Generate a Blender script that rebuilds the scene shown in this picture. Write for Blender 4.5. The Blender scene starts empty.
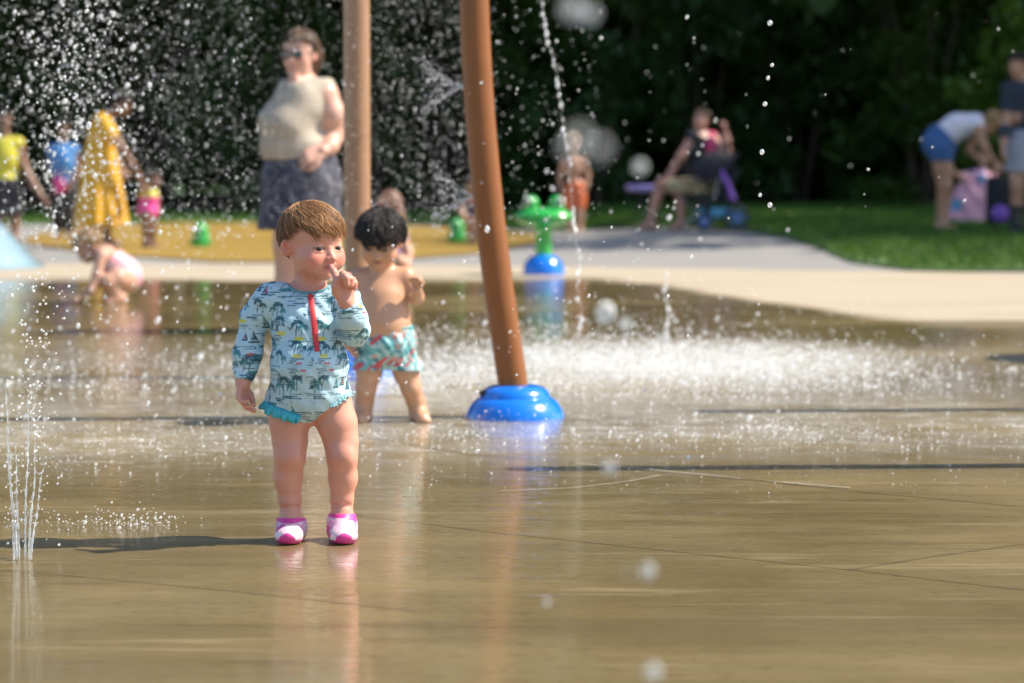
import bpy, bmesh, math, random
import numpy as np
from mathutils import Vector, Matrix
from mathutils.bvhtree import BVHTree

random.seed(7)
rng = np.random.default_rng(11)
SC = bpy.context.scene
COL = SC.collection
PI = math.pi

# ------------------------------------------------------------------ camera
FPX = 2574.0
CAM_H = 0.9
HORIZON = 155.0
PITCH = math.atan((341.5 - HORIZON) / FPX)
cam_d = bpy.data.cameras.new('camera')
cam = bpy.data.objects.new('camera', cam_d)
COL.objects.link(cam)
cam.location = (0, 0, CAM_H)
cam.rotation_euler = (PI / 2 - PITCH, 0, 0)
cam_d.sensor_width = 36.0
cam_d.lens = FPX / 1024 * 36.0
cam_d.clip_start = 0.05
cam_d.clip_end = 2000
cam_d.dof.use_dof = True
cam_d.dof.focus_distance = 6.0
cam_d.dof.aperture_fstop = 3.3
SC.camera = cam

def ray(px, py):
    u = (px - 512.0) / FPX
    v = (341.5 - py) / FPX
    cp, sp = math.cos(PITCH), math.sin(PITCH)
    return np.array([u, cp + v * sp, -sp + v * cp])

def at(px, py, Y):
    """the point at depth Y (metres in front of the camera) seen at a pixel"""
    r = ray(px, py)
    return np.array([0, 0, CAM_H]) + r * (Y / r[1])

def gnd(px, py, z=0.0):
    r = ray(px, py)
    return np.array([0, 0, CAM_H]) + r * ((z - CAM_H) / r[2])

# ------------------------------------------------------------------ tagging
def tag(o, label=None, cat=None, group=None, kind=None):
    if label: o['label'] = label
    if cat: o['category'] = cat
    if group: o['group'] = group
    if kind: o['kind'] = kind
    return o

def empty(name, loc, label, cat, group=None, rz=0):
    o = bpy.data.objects.new(name, None)
    COL.objects.link(o)
    o.empty_display_size = 0.1
    o.location = Vector(loc)
    o.rotation_euler = (0, 0, rz)
    return tag(o, label, cat, group)

def raw_mesh(name, V, faces, mat=None, parent=None, smooth=True, loc=None, cols=None):
    """V (n,3); faces: (m,k) int array or list of tuples -> ONE mesh object"""
    me = bpy.data.meshes.new(name)
    V = np.asarray(V, np.float32)
    if isinstance(faces, np.ndarray):
        m, k = faces.shape
        me.vertices.add(len(V)); me.vertices.foreach_set('co', V.ravel())
        me.loops.add(m * k); me.loops.foreach_set('vertex_index', faces.astype(np.int32).ravel())
        me.polygons.add(m)
        me.polygons.foreach_set('loop_start', np.arange(0, m * k, k, dtype=np.int32))
        me.polygons.foreach_set('loop_total', np.full(m, k, np.int32))
    else:
        me.from_pydata([tuple(map(float, v)) for v in V], [], [tuple(map(int, f)) for f in faces])
    me.update(calc_edges=True)
    me.validate()
    if smooth:
        me.polygons.foreach_set('use_smooth', np.ones(len(me.polygons), bool))
    if cols is not None:
        at_ = me.color_attributes.new('Col', 'FLOAT_COLOR', 'POINT')
        c4 = np.ones((len(V), 4), np.float32); c4[:, :3] = cols
        at_.data.foreach_set('color', c4.ravel())
    if mat: me.materials.append(mat)
    o = bpy.data.objects.new(name, me)
    COL.objects.link(o)
    if parent: o.parent = parent
    if loc is not None: o.location = Vector(loc)
    return o

class MB:
    """collects shapes, then links them as ONE mesh"""
    def __init__(s): s.V = []; s.F = []
    def add(s, V, F):
        n = len(s.V)
        s.V += [tuple(map(float, v)) for v in V]
        s.F += [tuple(int(i) + n for i in f) for f in F]
        return s
    def box(s, c, size, rz=0, ry=0):
        x, y, z = [q / 2 for q in size]
        M = Matrix.Rotation(rz, 3, 'Z') @ Matrix.Rotation(ry, 3, 'Y')
        V = [Vector(c) + M @ Vector((sx * x, sy * y, sz * z)) for sz in (-1, 1) for sy in (-1, 1) for sx in (-1, 1)]
        return s.add(V, [(0, 2, 3, 1), (4, 5, 7, 6), (0, 1, 5, 4), (2, 6, 7, 3), (0, 4, 6, 2), (1, 3, 7, 5)])
    def tube(s, pts, rad, n=12, cap=True):
        pts = [Vector(p) for p in pts]
        if not hasattr(rad, '__len__'): rad = [rad] * len(pts)
        V = []; F = []
        ref = None
        for i, p in enumerate(pts):
            t = (pts[min(i + 1, len(pts) - 1)] - pts[max(i - 1, 0)]).normalized()
            if ref is None:
                ref = Vector((0, 0, 1)) if abs(t.z) < .9 else Vector((1, 0, 0))
            a = (ref - t * ref.dot(t)).normalized(); ref = a
            b = t.cross(a)
            for j in range(n):
                th = 2 * PI * j / n
                V.append(p + (a * math.cos(th) + b * math.sin(th)) * rad[i])
        for i in range(len(pts) - 1):
            for j in range(n):
                k = (j + 1) % n
                F.append((i * n + j, i * n + k, (i + 1) * n + k, (i + 1) * n + j))
        if cap:
            F.append(tuple(reversed(range(n))))
            F.append(tuple((len(pts) - 1) * n + j for j in range(n)))
        return s.add(V, F)
    def lathe(s, prof, c=(0, 0, 0), n=32, M=None):
        V = []; F = []
        for r, z in prof:
            for j in range(n):
                th = 2 * PI * j / n
                p = Vector((r * math.cos(th), r * math.sin(th), z))
                if M is not None: p = M @ p
                V.append(Vector(c) + p)
        for i in range(len(prof) - 1):
            for j in range(n):
                k = (j + 1) % n
                F.append((i * n + j, i * n + k, (i + 1) * n + k, (i + 1) * n + j))
        return s.add(V, F)
    def ball(s, c, r, n=16, M=None):
        r = (r, r, r) if not hasattr(r, '__len__') else r
        V = []; F = []
        m = n // 2
        for i in range(m + 1):
            ph = PI * i / m
            for j in range(n):
                th = 2 * PI * j / n
                p = Vector((r[0] * math.sin(ph) * math.cos(th), r[1] * math.sin(ph) * math.sin(th), -r[2] * math.cos(ph)))
                if M is not None: p = M @ p
                V.append(Vector(c) + p)
        for i in range(m):
            for j in range(n):
                k = (j + 1) % n
                F.append((i * n + j, i * n + k, (i + 1) * n + k, (i + 1) * n + j))
        return s.add(V, F)
    def build(s, name, mat, parent=None, loc=None, smooth=True, bevel=0):
        o = raw_mesh(name, np.array(s.V), s.F, mat, parent, smooth, loc)
        bm = bmesh.new(); bm.from_mesh(o.data)
        bmesh.ops.remove_doubles(bm, verts=bm.verts, dist=1e-5)
        bmesh.ops.dissolve_degenerate(bm, edges=bm.edges, dist=1e-6)
        bmesh.ops.recalc_face_normals(bm, faces=bm.faces)
        if bevel:
            es = [e for e in bm.edges if len(e.link_faces) == 2 and e.calc_face_angle(0) > .6]
            bmesh.ops.bevel(bm, geom=es, offset=bevel, segments=2, affect='EDGES', profile=.6)
        bm.to_mesh(o.data); bm.free()
        if smooth: o.data.polygons.foreach_set('use_smooth', np.ones(len(o.data.polygons), bool))
        if smooth: o.data.set_sharp_from_angle(angle=math.radians(42))
        return o

# ------------------------------------------------------------------ materials
class N:
    def __init__(s, name):
        s.m = bpy.data.materials.new(name); s.m.use_nodes = True
        s.t = s.m.node_tree; s.b = s.t.nodes['Principled BSDF']
        s.out = s.t.nodes['Material Output']
    def n(s, typ, **kw):
        x = s.t.nodes.new(typ)
        for k, v in kw.items(): setattr(x, k, v)
        return x
    def put(s, sock, v):
        if isinstance(v, bpy.types.NodeSocket): s.t.links.new(v, sock)
        else:
            if hasattr(v, '__len__') and len(v) == 3 and sock.type == 'RGBA': v = (*v, 1)
            sock.default_value = v
        return s
    def math(s, op, a, b=0.0, c=None, clamp=False):
        x = s.n('ShaderNodeMath', operation=op, use_clamp=clamp)
        s.put(x.inputs[0], a); s.put(x.inputs[1], b)
        if c is not None: s.put(x.inputs[2], c)
        return x.outputs[0]
    def mix(s, f, a, b, typ='RGBA', blend='MIX'):
        x = s.n('ShaderNodeMix', data_type=typ, blend_type=blend) if typ == 'RGBA' else s.n('ShaderNodeMix', data_type=typ)
        i = {'RGBA': (0, 6, 7, 2), 'FLOAT': (0, 2, 3, 0)}[typ]
        s.put(x.inputs[i[0]], f); s.put(x.inputs[i[1]], a); s.put(x.inputs[i[2]], b)
        return x.outputs[i[3]]
    def step(s, v, lo, hi, a=0.0, b=1.0):
        x = s.n('ShaderNodeMapRange', interpolation_type='SMOOTHSTEP')
        s.put(x.inputs[0], v); s.put(x.inputs[1], lo); s.put(x.inputs[2], hi); s.put(x.inputs[3], a); s.put(x.inputs[4], b)
        return x.outputs[0]
    def pos(s):
        return s.n('ShaderNodeNewGeometry').outputs['Position']
    def obj(s):
        return s.n('ShaderNodeTexCoord').outputs['Object']
    def scale(s, v, sc):
        x = s.n('ShaderNodeMapping'); s.put(x.inputs[0], v); x.inputs['Scale'].default_value = sc
        return x.outputs[0]
    def sep(s, v):
        x = s.n('ShaderNodeSeparateXYZ'); s.put(x.inputs[0], v); return x.outputs
    def noise(s, v, scale, detail=3, rough=.55, out='Fac', dist=0):
        x = s.n('ShaderNodeTexNoise'); s.put(x.inputs['Vector'], v)
        x.inputs['Scale'].default_value = scale; x.inputs['Detail'].default_value = detail
        x.inputs['Roughness'].default_value = rough; x.inputs['Distortion'].default_value = dist
        return x.outputs[out]
    def voro(s, v, scale, out='Distance', rnd=1):
        x = s.n('ShaderNodeTexVoronoi'); s.put(x.inputs['Vector'], v)
        x.inputs['Scale'].default_value = scale; x.inputs['Randomness'].default_value = rnd
        return x.outputs[out]
    def bump(s, h, strength=.3, dist=.01, normal=None):
        x = s.n('ShaderNodeBump'); s.put(x.inputs['Height'], h)
        s.put(x.inputs['Strength'], strength); x.inputs['Distance'].default_value = dist
        if normal is not None: s.put(x.inputs['Normal'], normal)
        return x.outputs[0]
    def vcol(s, name='Col'):
        x = s.n('ShaderNodeVertexColor'); x.layer_name = name; return x.outputs['Color']
    def set(s, **kw):
        for k, v in kw.items(): s.put(s.b.inputs[k.replace('_', ' ')], v)
        return s

def simple(name, col, rough=.5, var=.12, scale=30, spec=.5, metal=0, bump=0.0, coat=0.0, sheen=0.0):
    """a plain coloured material, with some mottling and unevenness"""
    a = N(name)
    p = a.obj()
    n1 = a.noise(p, scale, 4)
    dark = tuple(c * (1 - var) for c in col); lite = tuple(min(1, c * (1 + var)) for c in col)
    a.set(Base_Color=a.mix(n1, dark, lite), Roughness=a.mix(a.noise(p, scale * 2.3, 3), rough * .8, min(1, rough * 1.2), 'FLOAT'), Metallic=metal)
    a.b.inputs['Specular IOR Level'].default_value = spec
    if coat: a.b.inputs['Coat Weight'].default_value = coat; a.b.inputs['Coat Roughness'].default_value = .08
    if sheen: a.b.inputs['Sheen Weight'].default_value = sheen
    if bump: a.set(Normal=a.bump(a.noise(p, scale * 3, 4), bump, .004))
    return a.m

def skin_mat(name, sss=.12, rough=.42):
    a = N(name)
    p = a.obj()
    c = a.vcol()
    n1 = a.noise(p, 55, 4)
    a.set(Base_Color=a.mix(a.math('MULTIPLY', n1, .25), c, a.mix(1.0, c, (.85, .62, .58), blend='MULTIPLY')),
          Roughness=a.mix(a.noise(p, 90, 3), rough * .7, rough * 1.3, 'FLOAT'))
    a.b.inputs['Subsurface Weight'].default_value = sss
    a.b.inputs['Subsurface Radius'].default_value = (.012, .005, .003)
    a.b.inputs['Subsurface Scale'].default_value = .6
    a.set(Normal=a.bump(a.noise(p, 300, 3), .16, .0015, a.bump(a.noise(p, 45, 3), .10, .006)))
    a.b.inputs['Coat Weight'].default_value = .12; a.b.inputs['Coat Roughness'].default_value = .2
    return a.m

def cloth_vcol(name, rough=.75, fold=.25, weave=400, wet=0.0):
    a = N(name)
    p = a.obj()
    c = a.vcol()
    f = a.noise(p, 14, 3, dist=.6)
    a.set(Base_Color=a.mix(a.math('MULTIPLY', a.noise(p, 40, 3), .2), c, a.mix(1.0, c, (.75, .78, .8), blend='MULTIPLY')), Roughness=rough)
    b1 = a.bump(f, fold, .02)
    a.set(Normal=a.bump(a.noise(p, weave, 2), .08, .001, b1))
    a.b.inputs['Sheen Weight'].default_value = .05
    if wet: a.b.inputs['Coat Weight'].default_value = wet; a.b.inputs['Coat Roughness'].default_value = .25
    return a.m

SKIN = skin_mat('skin')
CLOTH = cloth_vcol('cloth')
SWIM = cloth_vcol('swim_fabric', rough=.5, fold=.35, weave=500, wet=.15)
EYE = N('eye')
EYE.set(Base_Color=EYE.vcol(), Roughness=.08)
EYE = EYE.m

# ------------------------------------------------------------------ implicit figures
def nrm(v):
    v = np.asarray(v, float); return v / np.linalg.norm(v)

class Fig:
    """a body built as one implicit surface: capsules and ellipsoids blended together"""
    def __init__(s, base): s.base = np.asarray(base, float); s.p = []
    def L(s, p): return np.asarray(p, float) - s.base
    def cap(s, a, b, ra, rb, tag='', k=.02, op=1):
        a = s.L(a); b = s.L(b); r = max(ra, rb)
        s.p.append(dict(t='c', a=a, b=b, ra=ra, rb=rb, lo=np.minimum(a, b) - r, hi=np.maximum(a, b) + r, k=k, op=op, tag=tag))
    def chain(s, pts, rad, tag='', k=.02):
        for i in range(len(pts) - 1): s.cap(pts[i], pts[i + 1], rad[i], rad[i + 1], tag, k)
    def ell(s, c, r, tag='', k=.02, R=None, op=1):
        c = s.L(c); r = np.asarray(r, float) if hasattr(r, '__len__') else np.array([r] * 3, float)
        R = np.eye(3) if R is None else np.asarray(R, float)      # columns = ellipsoid axes
        m = np.sqrt(((R * r) ** 2).sum(1))
        s.p.append(dict(t='e', c=c, r=r, R=R, lo=c - m, hi=c + m, k=k, op=op, tag=tag))
    def field(s, h, tags=None, infl=0.0, prims=None):
        P = prims if prims is not None else [q for q in s.p if tags is None or any(q['tag'].startswith(t) for t in tags)]
        lo = np.min([q['lo'] for q in P if q['op'] > 0], 0) - infl - 3 * h - .004
        hi = np.max([q['hi'] for q in P if q['op'] > 0], 0) + infl + 3 * h + .004
        n = np.ceil((hi - lo) / h).astype(int) + 1
        f = np.full(n, 1.0, np.float32)
        ax = [(lo[i] + h * np.arange(n[i])).astype(np.float32) for i in range(3)]
        for q in P:
            mg = q['k'] + infl + 3 * h
            i0 = np.maximum(np.floor((q['lo'] - mg - lo) / h).astype(int), 0)
            i1 = np.minimum(np.ceil((q['hi'] + mg - lo) / h).astype(int) + 1, n)
            if np.any(i1 <= i0): continue
            X = ax[0][i0[0]:i1[0], None, None]; Y = ax[1][None, i0[1]:i1[1], None]; Z = ax[2][None, None, i0[2]:i1[2]]
            if q['t'] == 'c':
                ab = q['b'] - q['a']; L2 = max(float(ab @ ab), 1e-9)
                px, py, pz = X - q['a'][0], Y - q['a'][1], Z - q['a'][2]
                t = np.clip((px * ab[0] + py * ab[1] + pz * ab[2]) / L2, 0, 1)
                d = np.sqrt((px - t * ab[0]) ** 2 + (py - t * ab[1]) ** 2 + (pz - t * ab[2]) ** 2) - (q['ra'] + (q['rb'] - q['ra']) * t)
            else:
                px, py, pz = X - q['c'][0], Y - q['c'][1], Z - q['c'][2]
                R = q['R']; r = q['r']
                u = [px * R[0, i] + py * R[1, i] + pz * R[2, i] for i in range(3)]
                k0 = np.sqrt((u[0] / r[0]) ** 2 + (u[1] / r[1]) ** 2 + (u[2] / r[2]) ** 2)
                k1 = np.sqrt((u[0] / r[0] ** 2) ** 2 + (u[1] / r[1] ** 2) ** 2 + (u[2] / r[2] ** 2) ** 2)
                d = k0 * (k0 - 1) / np.maximum(k1, 1e-6)
            blk = f[i0[0]:i1[0], i0[1]:i1[1], i0[2]:i1[2]]
            k = max(q['k'], 1e-5)
            if q['op'] > 0:
                d = d - infl
                hh = np.maximum(k - np.abs(blk - d), 0) / k
                blk[...] = np.minimum(blk, d) - hh * hh * k * .25
            else:
                d = -d
                hh = np.maximum(k - np.abs(blk - d), 0) / k
                blk[...] = np.maximum(blk, d) + hh * hh * k * .25
        return f, lo, ax
    def mesh(s, h, tags=None, infl=0.0, region=None, smooth=1, prims=None, disp=None):
        f, lo, ax = s.field(h, tags, infl, prims)
        if disp is not None:
            f = f - disp(ax[0][:, None, None], ax[1][None, :, None], ax[2][None, None, :])
        if region is not None:
            f = np.maximum(f, region(ax[0][:, None, None], ax[1][None, :, None], ax[2][None, None, :]))
        for a in range(3):       # close at the border
            sl = [slice(None)] * 3; sl[a] = 0; f[tuple(sl)] = 1; sl[a] = -1; f[tuple(sl)] = 1
        return surfnet(f, lo, h, smooth)

def surfnet(f, lo, h, smooth=1):
    s = f < 0
    nx, ny, nz = f.shape
    cnt = np.zeros((nx - 1, ny - 1, nz - 1), np.int8)
    offs = [(i, j, k) for i in (0, 1) for j in (0, 1) for k in (0, 1)]
    for i, j, k in offs: cnt += s[i:nx - 1 + i, j:ny - 1 + j, k:nz - 1 + k]
    act = (cnt > 0) & (cnt < 8)
    ids = np.argwhere(act)
    idx = np.full(act.shape, -1, np.int64); idx[act] = np.arange(len(ids))
    acc = np.zeros((len(ids), 3)); num = np.zeros(len(ids))
    for a in offs:
        for ax in range(3):
            if a[ax]: continue
            b = list(a); b[ax] = 1
            fa = f[ids[:, 0] + a[0], ids[:, 1] + a[1], ids[:, 2] + a[2]]
            fb = f[ids[:, 0] + b[0], ids[:, 1] + b[1], ids[:, 2] + b[2]]
            m = (fa < 0) != (fb < 0)
            t = fa[m] / (fa[m] - fb[m])
            p = np.tile(np.array(a, float), (m.sum(), 1)); p[:, ax] += t
            acc[m] += p; num[m] += 1
    V = (ids + acc / num[:, None]) * h + lo
    Q = []
    for ax in range(3):
        o = [(1, 2), (2, 0), (0, 1)][ax]
        sl0 = [slice(None)] * 3; sl1 = [slice(None)] * 3
        sl0[ax] = slice(0, -1); sl1[ax] = slice(1, None)
        a = s[tuple(sl0)]; b = s[tuple(sl1)]
        e = np.argwhere(a != b)
        e = e[(e[:, o[0]] > 0) & (e[:, o[1]] > 0) & (e[:, o[0]] < f.shape[o[0]] - 1) & (e[:, o[1]] < f.shape[o[1]] - 1)]
        ins = a[e[:, 0], e[:, 1], e[:, 2]]
        def cell(d0, d1):
            c = e.copy(); c[:, o[0]] -= d0; c[:, o[1]] -= d1
            return idx[c[:, 0], c[:, 1], c[:, 2]]
        q = np.stack([cell(1, 1), cell(0, 1), cell(0, 0), cell(1, 0)], 1)
        q[~ins] = q[~ins][:, ::-1]
        Q.append(q)
    Q = np.concatenate(Q)
    Q = Q[(Q >= 0).all(1)]
    if smooth and len(V):
        E = np.concatenate([Q[:, [0, 1]], Q[:, [1, 2]], Q[:, [2, 3]], Q[:, [3, 0]]])
        E = np.concatenate([E, E[:, ::-1]])
        deg = np.bincount(E[:, 0], minlength=len(V)).astype(float)
        for _ in range(smooth):
            avg = np.stack([np.bincount(E[:, 0], V[E[:, 1], i], minlength=len(V)) for i in range(3)], 1) / np.maximum(deg, 1)[:, None]
            V = V * .45 + avg * .55
    return V, Q

def frame(fwd, up=(0, 0, 1)):
    f = nrm(fwd); u = np.asarray(up, float); u = nrm(u - f * (u @ f)); r = np.cross(f, u)
    return np.stack([r, f, u], 1)      # columns: right, forward, up

HEADS = {
 # radii and places in metres for a head of that kind; x across, y forward, z up from the head's centre
 'toddler': dict(cran=((0, -.010, .022), (.0735, .088, .073)), low=((0, .014, -.032), (.061, .062, .052)), cheek=((.034, .043, -.039), .0300),
                 chin=((0, .060, -.074), .0155), brow=.0, nose=((0, .074, -.012), (0, .0890, -.0305)), nr=(.0052, .0088), lip=(.0735, -.053), eye=((.029, .0605, -.007), .0132), ear=((.0745, -.012, -.012), (.0105, .0175, .0235))),
 'adult': dict(cran=((0, -.012, .030), (.073, .094, .082)), low=((0, .016, -.040), (.058, .066, .066)), cheek=((.036, .048, -.028), .022),
               chin=((0, .070, -.098), .018), brow=.0, nose=((0, .083, .000), (0, .104, -.034)), nr=(.008, .011), lip=(.086, -.064), eye=((.032, .066, .000), .0125), ear=((.074, -.008, -.010), (.008, .018, .031))),
}

def add_head(F, c, fwd, up=(0, 0, 1), kind='adult', S=1.0, fine=False):
    R = frame(fwd, up); D = HEADS[kind]; c = np.asarray(c, float)
    W = lambda p: c + R @ (np.array(p) * S)
    k = .02 * S
    F.ell(W(D['cran'][0]), np.array(D['cran'][1]) * S, 'head', k, R)
    F.ell(W(D['low'][0]), np.array(D['low'][1]) * S, 'head', .03 * S, R)
    for sg in (-1, 1):
        q = D['cheek'][0]
        F.ell(W((sg * q[0], q[1], q[2])), D['cheek'][1] * S, 'head', .022 * S)
    F.ell(W(D['chin'][0]), D['chin'][1] * S, 'head', .025 * S)
    e, er = D['eye']
    if fine:
        for sg in (-1, 1):     # sockets, then lids
            F.ell(W((sg * (e[0] + .002), e[1] + .027, e[2] + .000)), np.array([.016, .012, .0095]) * S, 'head', .020 * S, R, op=-1)
            F.ell(W((sg * e[0], e[1] - .0005, e[2])), np.array([.0155, .0140, .0125]) * S, 'head', .006 * S, R)
            F.ell(W((sg * (e[0] + .0005), e[1] + .014, e[2] - .0005)), np.array([.0135, .012, .0036]) * S, 'head', .002 * S, R, op=-1)
    else:
        for sg in (-1, 1):
            F.ell(W((sg * e[0], e[1] + .024, e[2])), np.array([.016, .012, .010]) * S, 'head', .012 * S, R, op=-1)
    a, b = D['nose']
    F.cap(W(a), W(b), D['nr'][0] * S, D['nr'][1] * S, 'head', .012 * S)
    for sg in (-1, 1):
        F.ell(W((sg * .0095, b[1] - .006, b[2] - .003)), .0068 * S, 'head', .006 * S)
    ly, lz = D['lip']
    F.ell(W((0, ly, lz + .0045)), np.array([.017, .010, .0050]) * S, 'head', .006 * S, R)
    F.ell(W((0, ly - .001, lz - .0055)), np.array([.014, .010, .0055]) * S, 'head', .006 * S, R)
    if fine:
        F.ell(W((0, ly + .009, lz - .0006)), np.array([.0185, .008, .0014]) * S, 'head', .002 * S, R, op=-1)
    q, qr = D['ear']
    for sg in (-1, 1):
        a_ = .35 * sg
        Re = R @ np.array([[math.cos(a_), -math.sin(a_), 0], [math.sin(a_), math.cos(a_), 0], [0, 0, 1]])
        F.ell(W((sg * q[0], q[1], q[2])), np.array(qr) * S, 'head', .006 * S, Re)
        if fine: F.ell(W((sg * (q[0] + .007), q[1] + .004, q[2] + .002)), np.array([.005, .009, .014]) * S, 'head', .004 * S, Re, op=-1)
    F.head = (c, R, S, D, kind)

def head_local(F, V):
    c, R, S, D, kind = F.head
    return ((V + F.base - c) @ R) / S

def face_cols(F, V, cols, skin, lipc, browc, blush=.5):
    q = head_local(F, V); D = F.head[3]
    g = lambda c, r: np.exp(-(((q - np.array(c)) / np.array(r)) ** 2).sum(1))
    def put(w, c):
        w = np.clip(w, 0, 1)[:, None]; cols[:] = cols * (1 - w) + np.array(c) * w
    red = np.array([skin[0] * 1.0, skin[1] * .58, skin[2] * .55])
    ly, lz = D['lip']
    for sg in (-1, 1):
        ck = D['cheek'][0]
        put(g((sg * (ck[0] + .006), ck[1] + .02, ck[2] + .006), (.022, .03, .017)) * blush, red)
        er = D['ear'][0]
        put(g((sg * er[0], er[1], er[2]), (.012, .02, .026)) * .95 * min(1, blush * 1.6), red)
        e = D['eye'][0]
        w = np.exp(-((q[:, 2] - (e[2] + .0195 - 9 * (abs(q[:, 0]) - e[0]) ** 2)) / .0028) ** 2) * (np.abs(sg * q[:, 0] - e[0] - .002) < .0155) * (q[:, 1] > .03)
        put(w * .28, browc)
        # lashes at the lid edge
        rr = np.sqrt(((sg * q[:, 0] - e[0]) / .0145) ** 2 + ((q[:, 2] - e[2]) / .0048) ** 2)
        put(np.exp(-((rr - 1.0) / .28) ** 2) * (q[:, 1] > e[1]) * (q[:, 2] > e[2] - .001) * .75, np.array(browc) * .45)
    put(g((0, D['nose'][1][1], D['nose'][1][2]), (.013, .014, .011)) * .55 * min(1, blush * 1.5), red)
    put(np.exp(-((q[:, 0] / .0175) ** 4 + ((q[:, 2] - lz) / .0088) ** 4)) * (q[:, 1] > ly - .014) * .95, lipc)
    put(np.exp(-((q[:, 0] / .018) ** 4 + ((q[:, 2] - lz + .0006) / .0016) ** 2)) * (q[:, 1] > ly - .014) * .7, np.array(lipc) * .35)
    return cols

def add_eyes(F, parent, iris=(.05, .03, .02), lit=(.75, .73, .70), look=(0, 0)):
    c, R, S, D, kind = F.head
    e, er = D['eye']
    for sg in (-1, 1):
        m = MB(); m.ball((0, 0, 0), er * S, 24)
        V = np.array(m.V)
        cen = c + R @ (np.array([sg * e[0], e[1], e[2]]) * S) - F.base
        g = nrm(R @ nrm([look[0], 1, look[1]]))
        ca = (V / np.linalg.norm(V, axis=1)[:, None]) @ g
        cols = np.tile(np.array(lit), (len(V), 1))
        cols[ca > (.72 if kind == 'toddler' else .80)] = iris; cols[ca > .955] = (.01, .01, .01)
        raw_mesh('eye', V, m.F, EYE, parent, True, cen, cols)

def add_hand(F, wrist, dirn, normal, L, side=1, curl=(.5, .6, .7, .8), thumb=.6, tag='hand', spread=.12):
    """palm plus five fingers; normal = where the palm looks (fingers curl that way); side = which side the thumb is on"""
    d = nrm(dirn); n = np.asarray(normal, float); n = nrm(n - d * (n @ d)); x = np.cross(d, n) * side
    w = np.asarray(wrist, float)
    pl = .50 * L
    fl = [.42, .48, .45, .35]; fr = .062 * L
    for i in range(4):
        o = (i - 1.5)
        k0 = w + d * pl * (1 - .03 * (i - 1) ** 2) - x * o * .135 * L
        F.cap(w + d * .08 * L - x * o * .085 * L, k0, .085 * L, .080 * L, tag, .03 * L)
        dd = nrm(d - x * o * spread); nn = nrm(n - dd * (n @ dd)); p = k0
        for j, fr_ in enumerate((.45, .31, .24)):
            a = curl[i] * (1.0, 1.1, .8)[j]
            dd, nn = dd * math.cos(a) + nn * math.sin(a), nn * math.cos(a) - dd * math.sin(a)
            q = p + dd * fl[i] * L * fr_
            F.cap(p, q, fr * (1.05 - .1 * j), fr * (.95 - .1 * j), tag, .012 * L); p = q
    t0 = w + d * .14 * L + x * .13 * L
    t1 = t0 + nrm(d * .6 + x * .75 + n * .3) * .24 * L
    t2 = t1 + nrm(d * .9 + x * (.45 - thumb * .5) + n * thumb * .8) * .18 * L
    t3 = t2 + nrm(d * 1. + x * (.2 - thumb * .7) + n * thumb) * .14 * L
    F.chain([t0, t1, t2, t3], [.10 * L, .085 * L, .072 * L, .058 * L], tag, .03 * L)

def add_foot(F, ankle, dirn, L, z0, tag='foot', toes=True, r=None):
    a = np.asarray(ankle, float); d = nrm([dirn[0], dirn[1], 0]); x = np.array([d[1], -d[0], 0])
    hz = lambda p, z: np.array([p[0], p[1], z0 + z])
    r = r or .155 * L
    F.cap(a, hz(a - d * .12 * L, r), r * .95, r, tag, .03)
    F.cap(a, hz(a + d * .42 * L, .13 * L), r * .9, .13 * L, tag, .03)
    F.cap(hz(a - d * .12 * L, r), hz(a + d * .45 * L + x * .06 * L, .10 * L), r, .10 * L, tag, .03)
    F.cap(hz(a - d * .1 * L, r), hz(a + d * .45 * L - x * .08 * L, .10 * L), r, .10 * L, tag, .03)
    if toes:
        for i in range(5):
            o = (i - 2) * .085 * L
            t = hz(a + d * (.66 - .025 * (i - 1) ** 2) * L + x * o, .065 * L)
            F.cap(hz(a + d * .45 * L + x * o * .9, .09 * L), t, .06 * L, .055 * L, tag, .01)

def sm(t):
    t = np.clip(t, 0, 1); return t * t * (3 - 2 * t)

def body_obj(F, name, h, skin, label, cat='person', group=None, lipc=None, browc=(.05, .03, .02), blush=.35, smooth=1, extra=None, tags=None, kind=None):
    V, Q = F.mesh(h, tags, smooth=smooth)
    cols = np.tile(np.array(skin, float), (len(V), 1))
    cols = face_cols(F, V, cols, skin, lipc or (skin[0] * .8, skin[1] * .42, skin[2] * .42), browc, blush)
    if extra: cols = extra(V, cols)
    o = raw_mesh(name, V, Q, SKIN, None, True, F.base, cols)
    tag(o, label, cat, group)
    return o

def garment(F, parent, name, h, tags, infl, col, region=None, mat=None, smooth=1, prims=None, pattern=None, disp=None):
    V, Q = F.mesh(h, tags, infl, region, smooth, prims, disp)
    cols = np.tile(np.array(col, float), (len(V), 1))
    if pattern: cols = pattern(V, cols)
    return raw_mesh(name, V, Q, mat or CLOTH, parent, True, (0, 0, 0), cols)

def plane(F, p, n):
    """region that keeps the side the normal points away from"""
    p = F.L(p); n = nrm(n)
    return lambda X, Y, Z: (X - p[0]) * n[0] + (Y - p[1]) * n[1] + (Z - p[2]) * n[2]

def cut_near(F, p, n, R):
    """cuts along a plane, but only within R of the point"""
    g = plane(F, p, n); c = F.L(p)
    return lambda X, Y, Z: np.minimum(g(X, Y, Z), R - np.sqrt((X - c[0]) ** 2 + (Y - c[1]) ** 2 + (Z - c[2]) ** 2))

def both(*rs):
    def g(X, Y, Z):
        f = rs[0](X, Y, Z)
        for r in rs[1:]: f = np.maximum(f, r(X, Y, Z))
        return f
    return g

def either(*rs):
    def g(X, Y, Z):
        f = rs[0](X, Y, Z)
        for r in rs[1:]: f = np.minimum(f, r(X, Y, Z))
        return f
    return g

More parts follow.
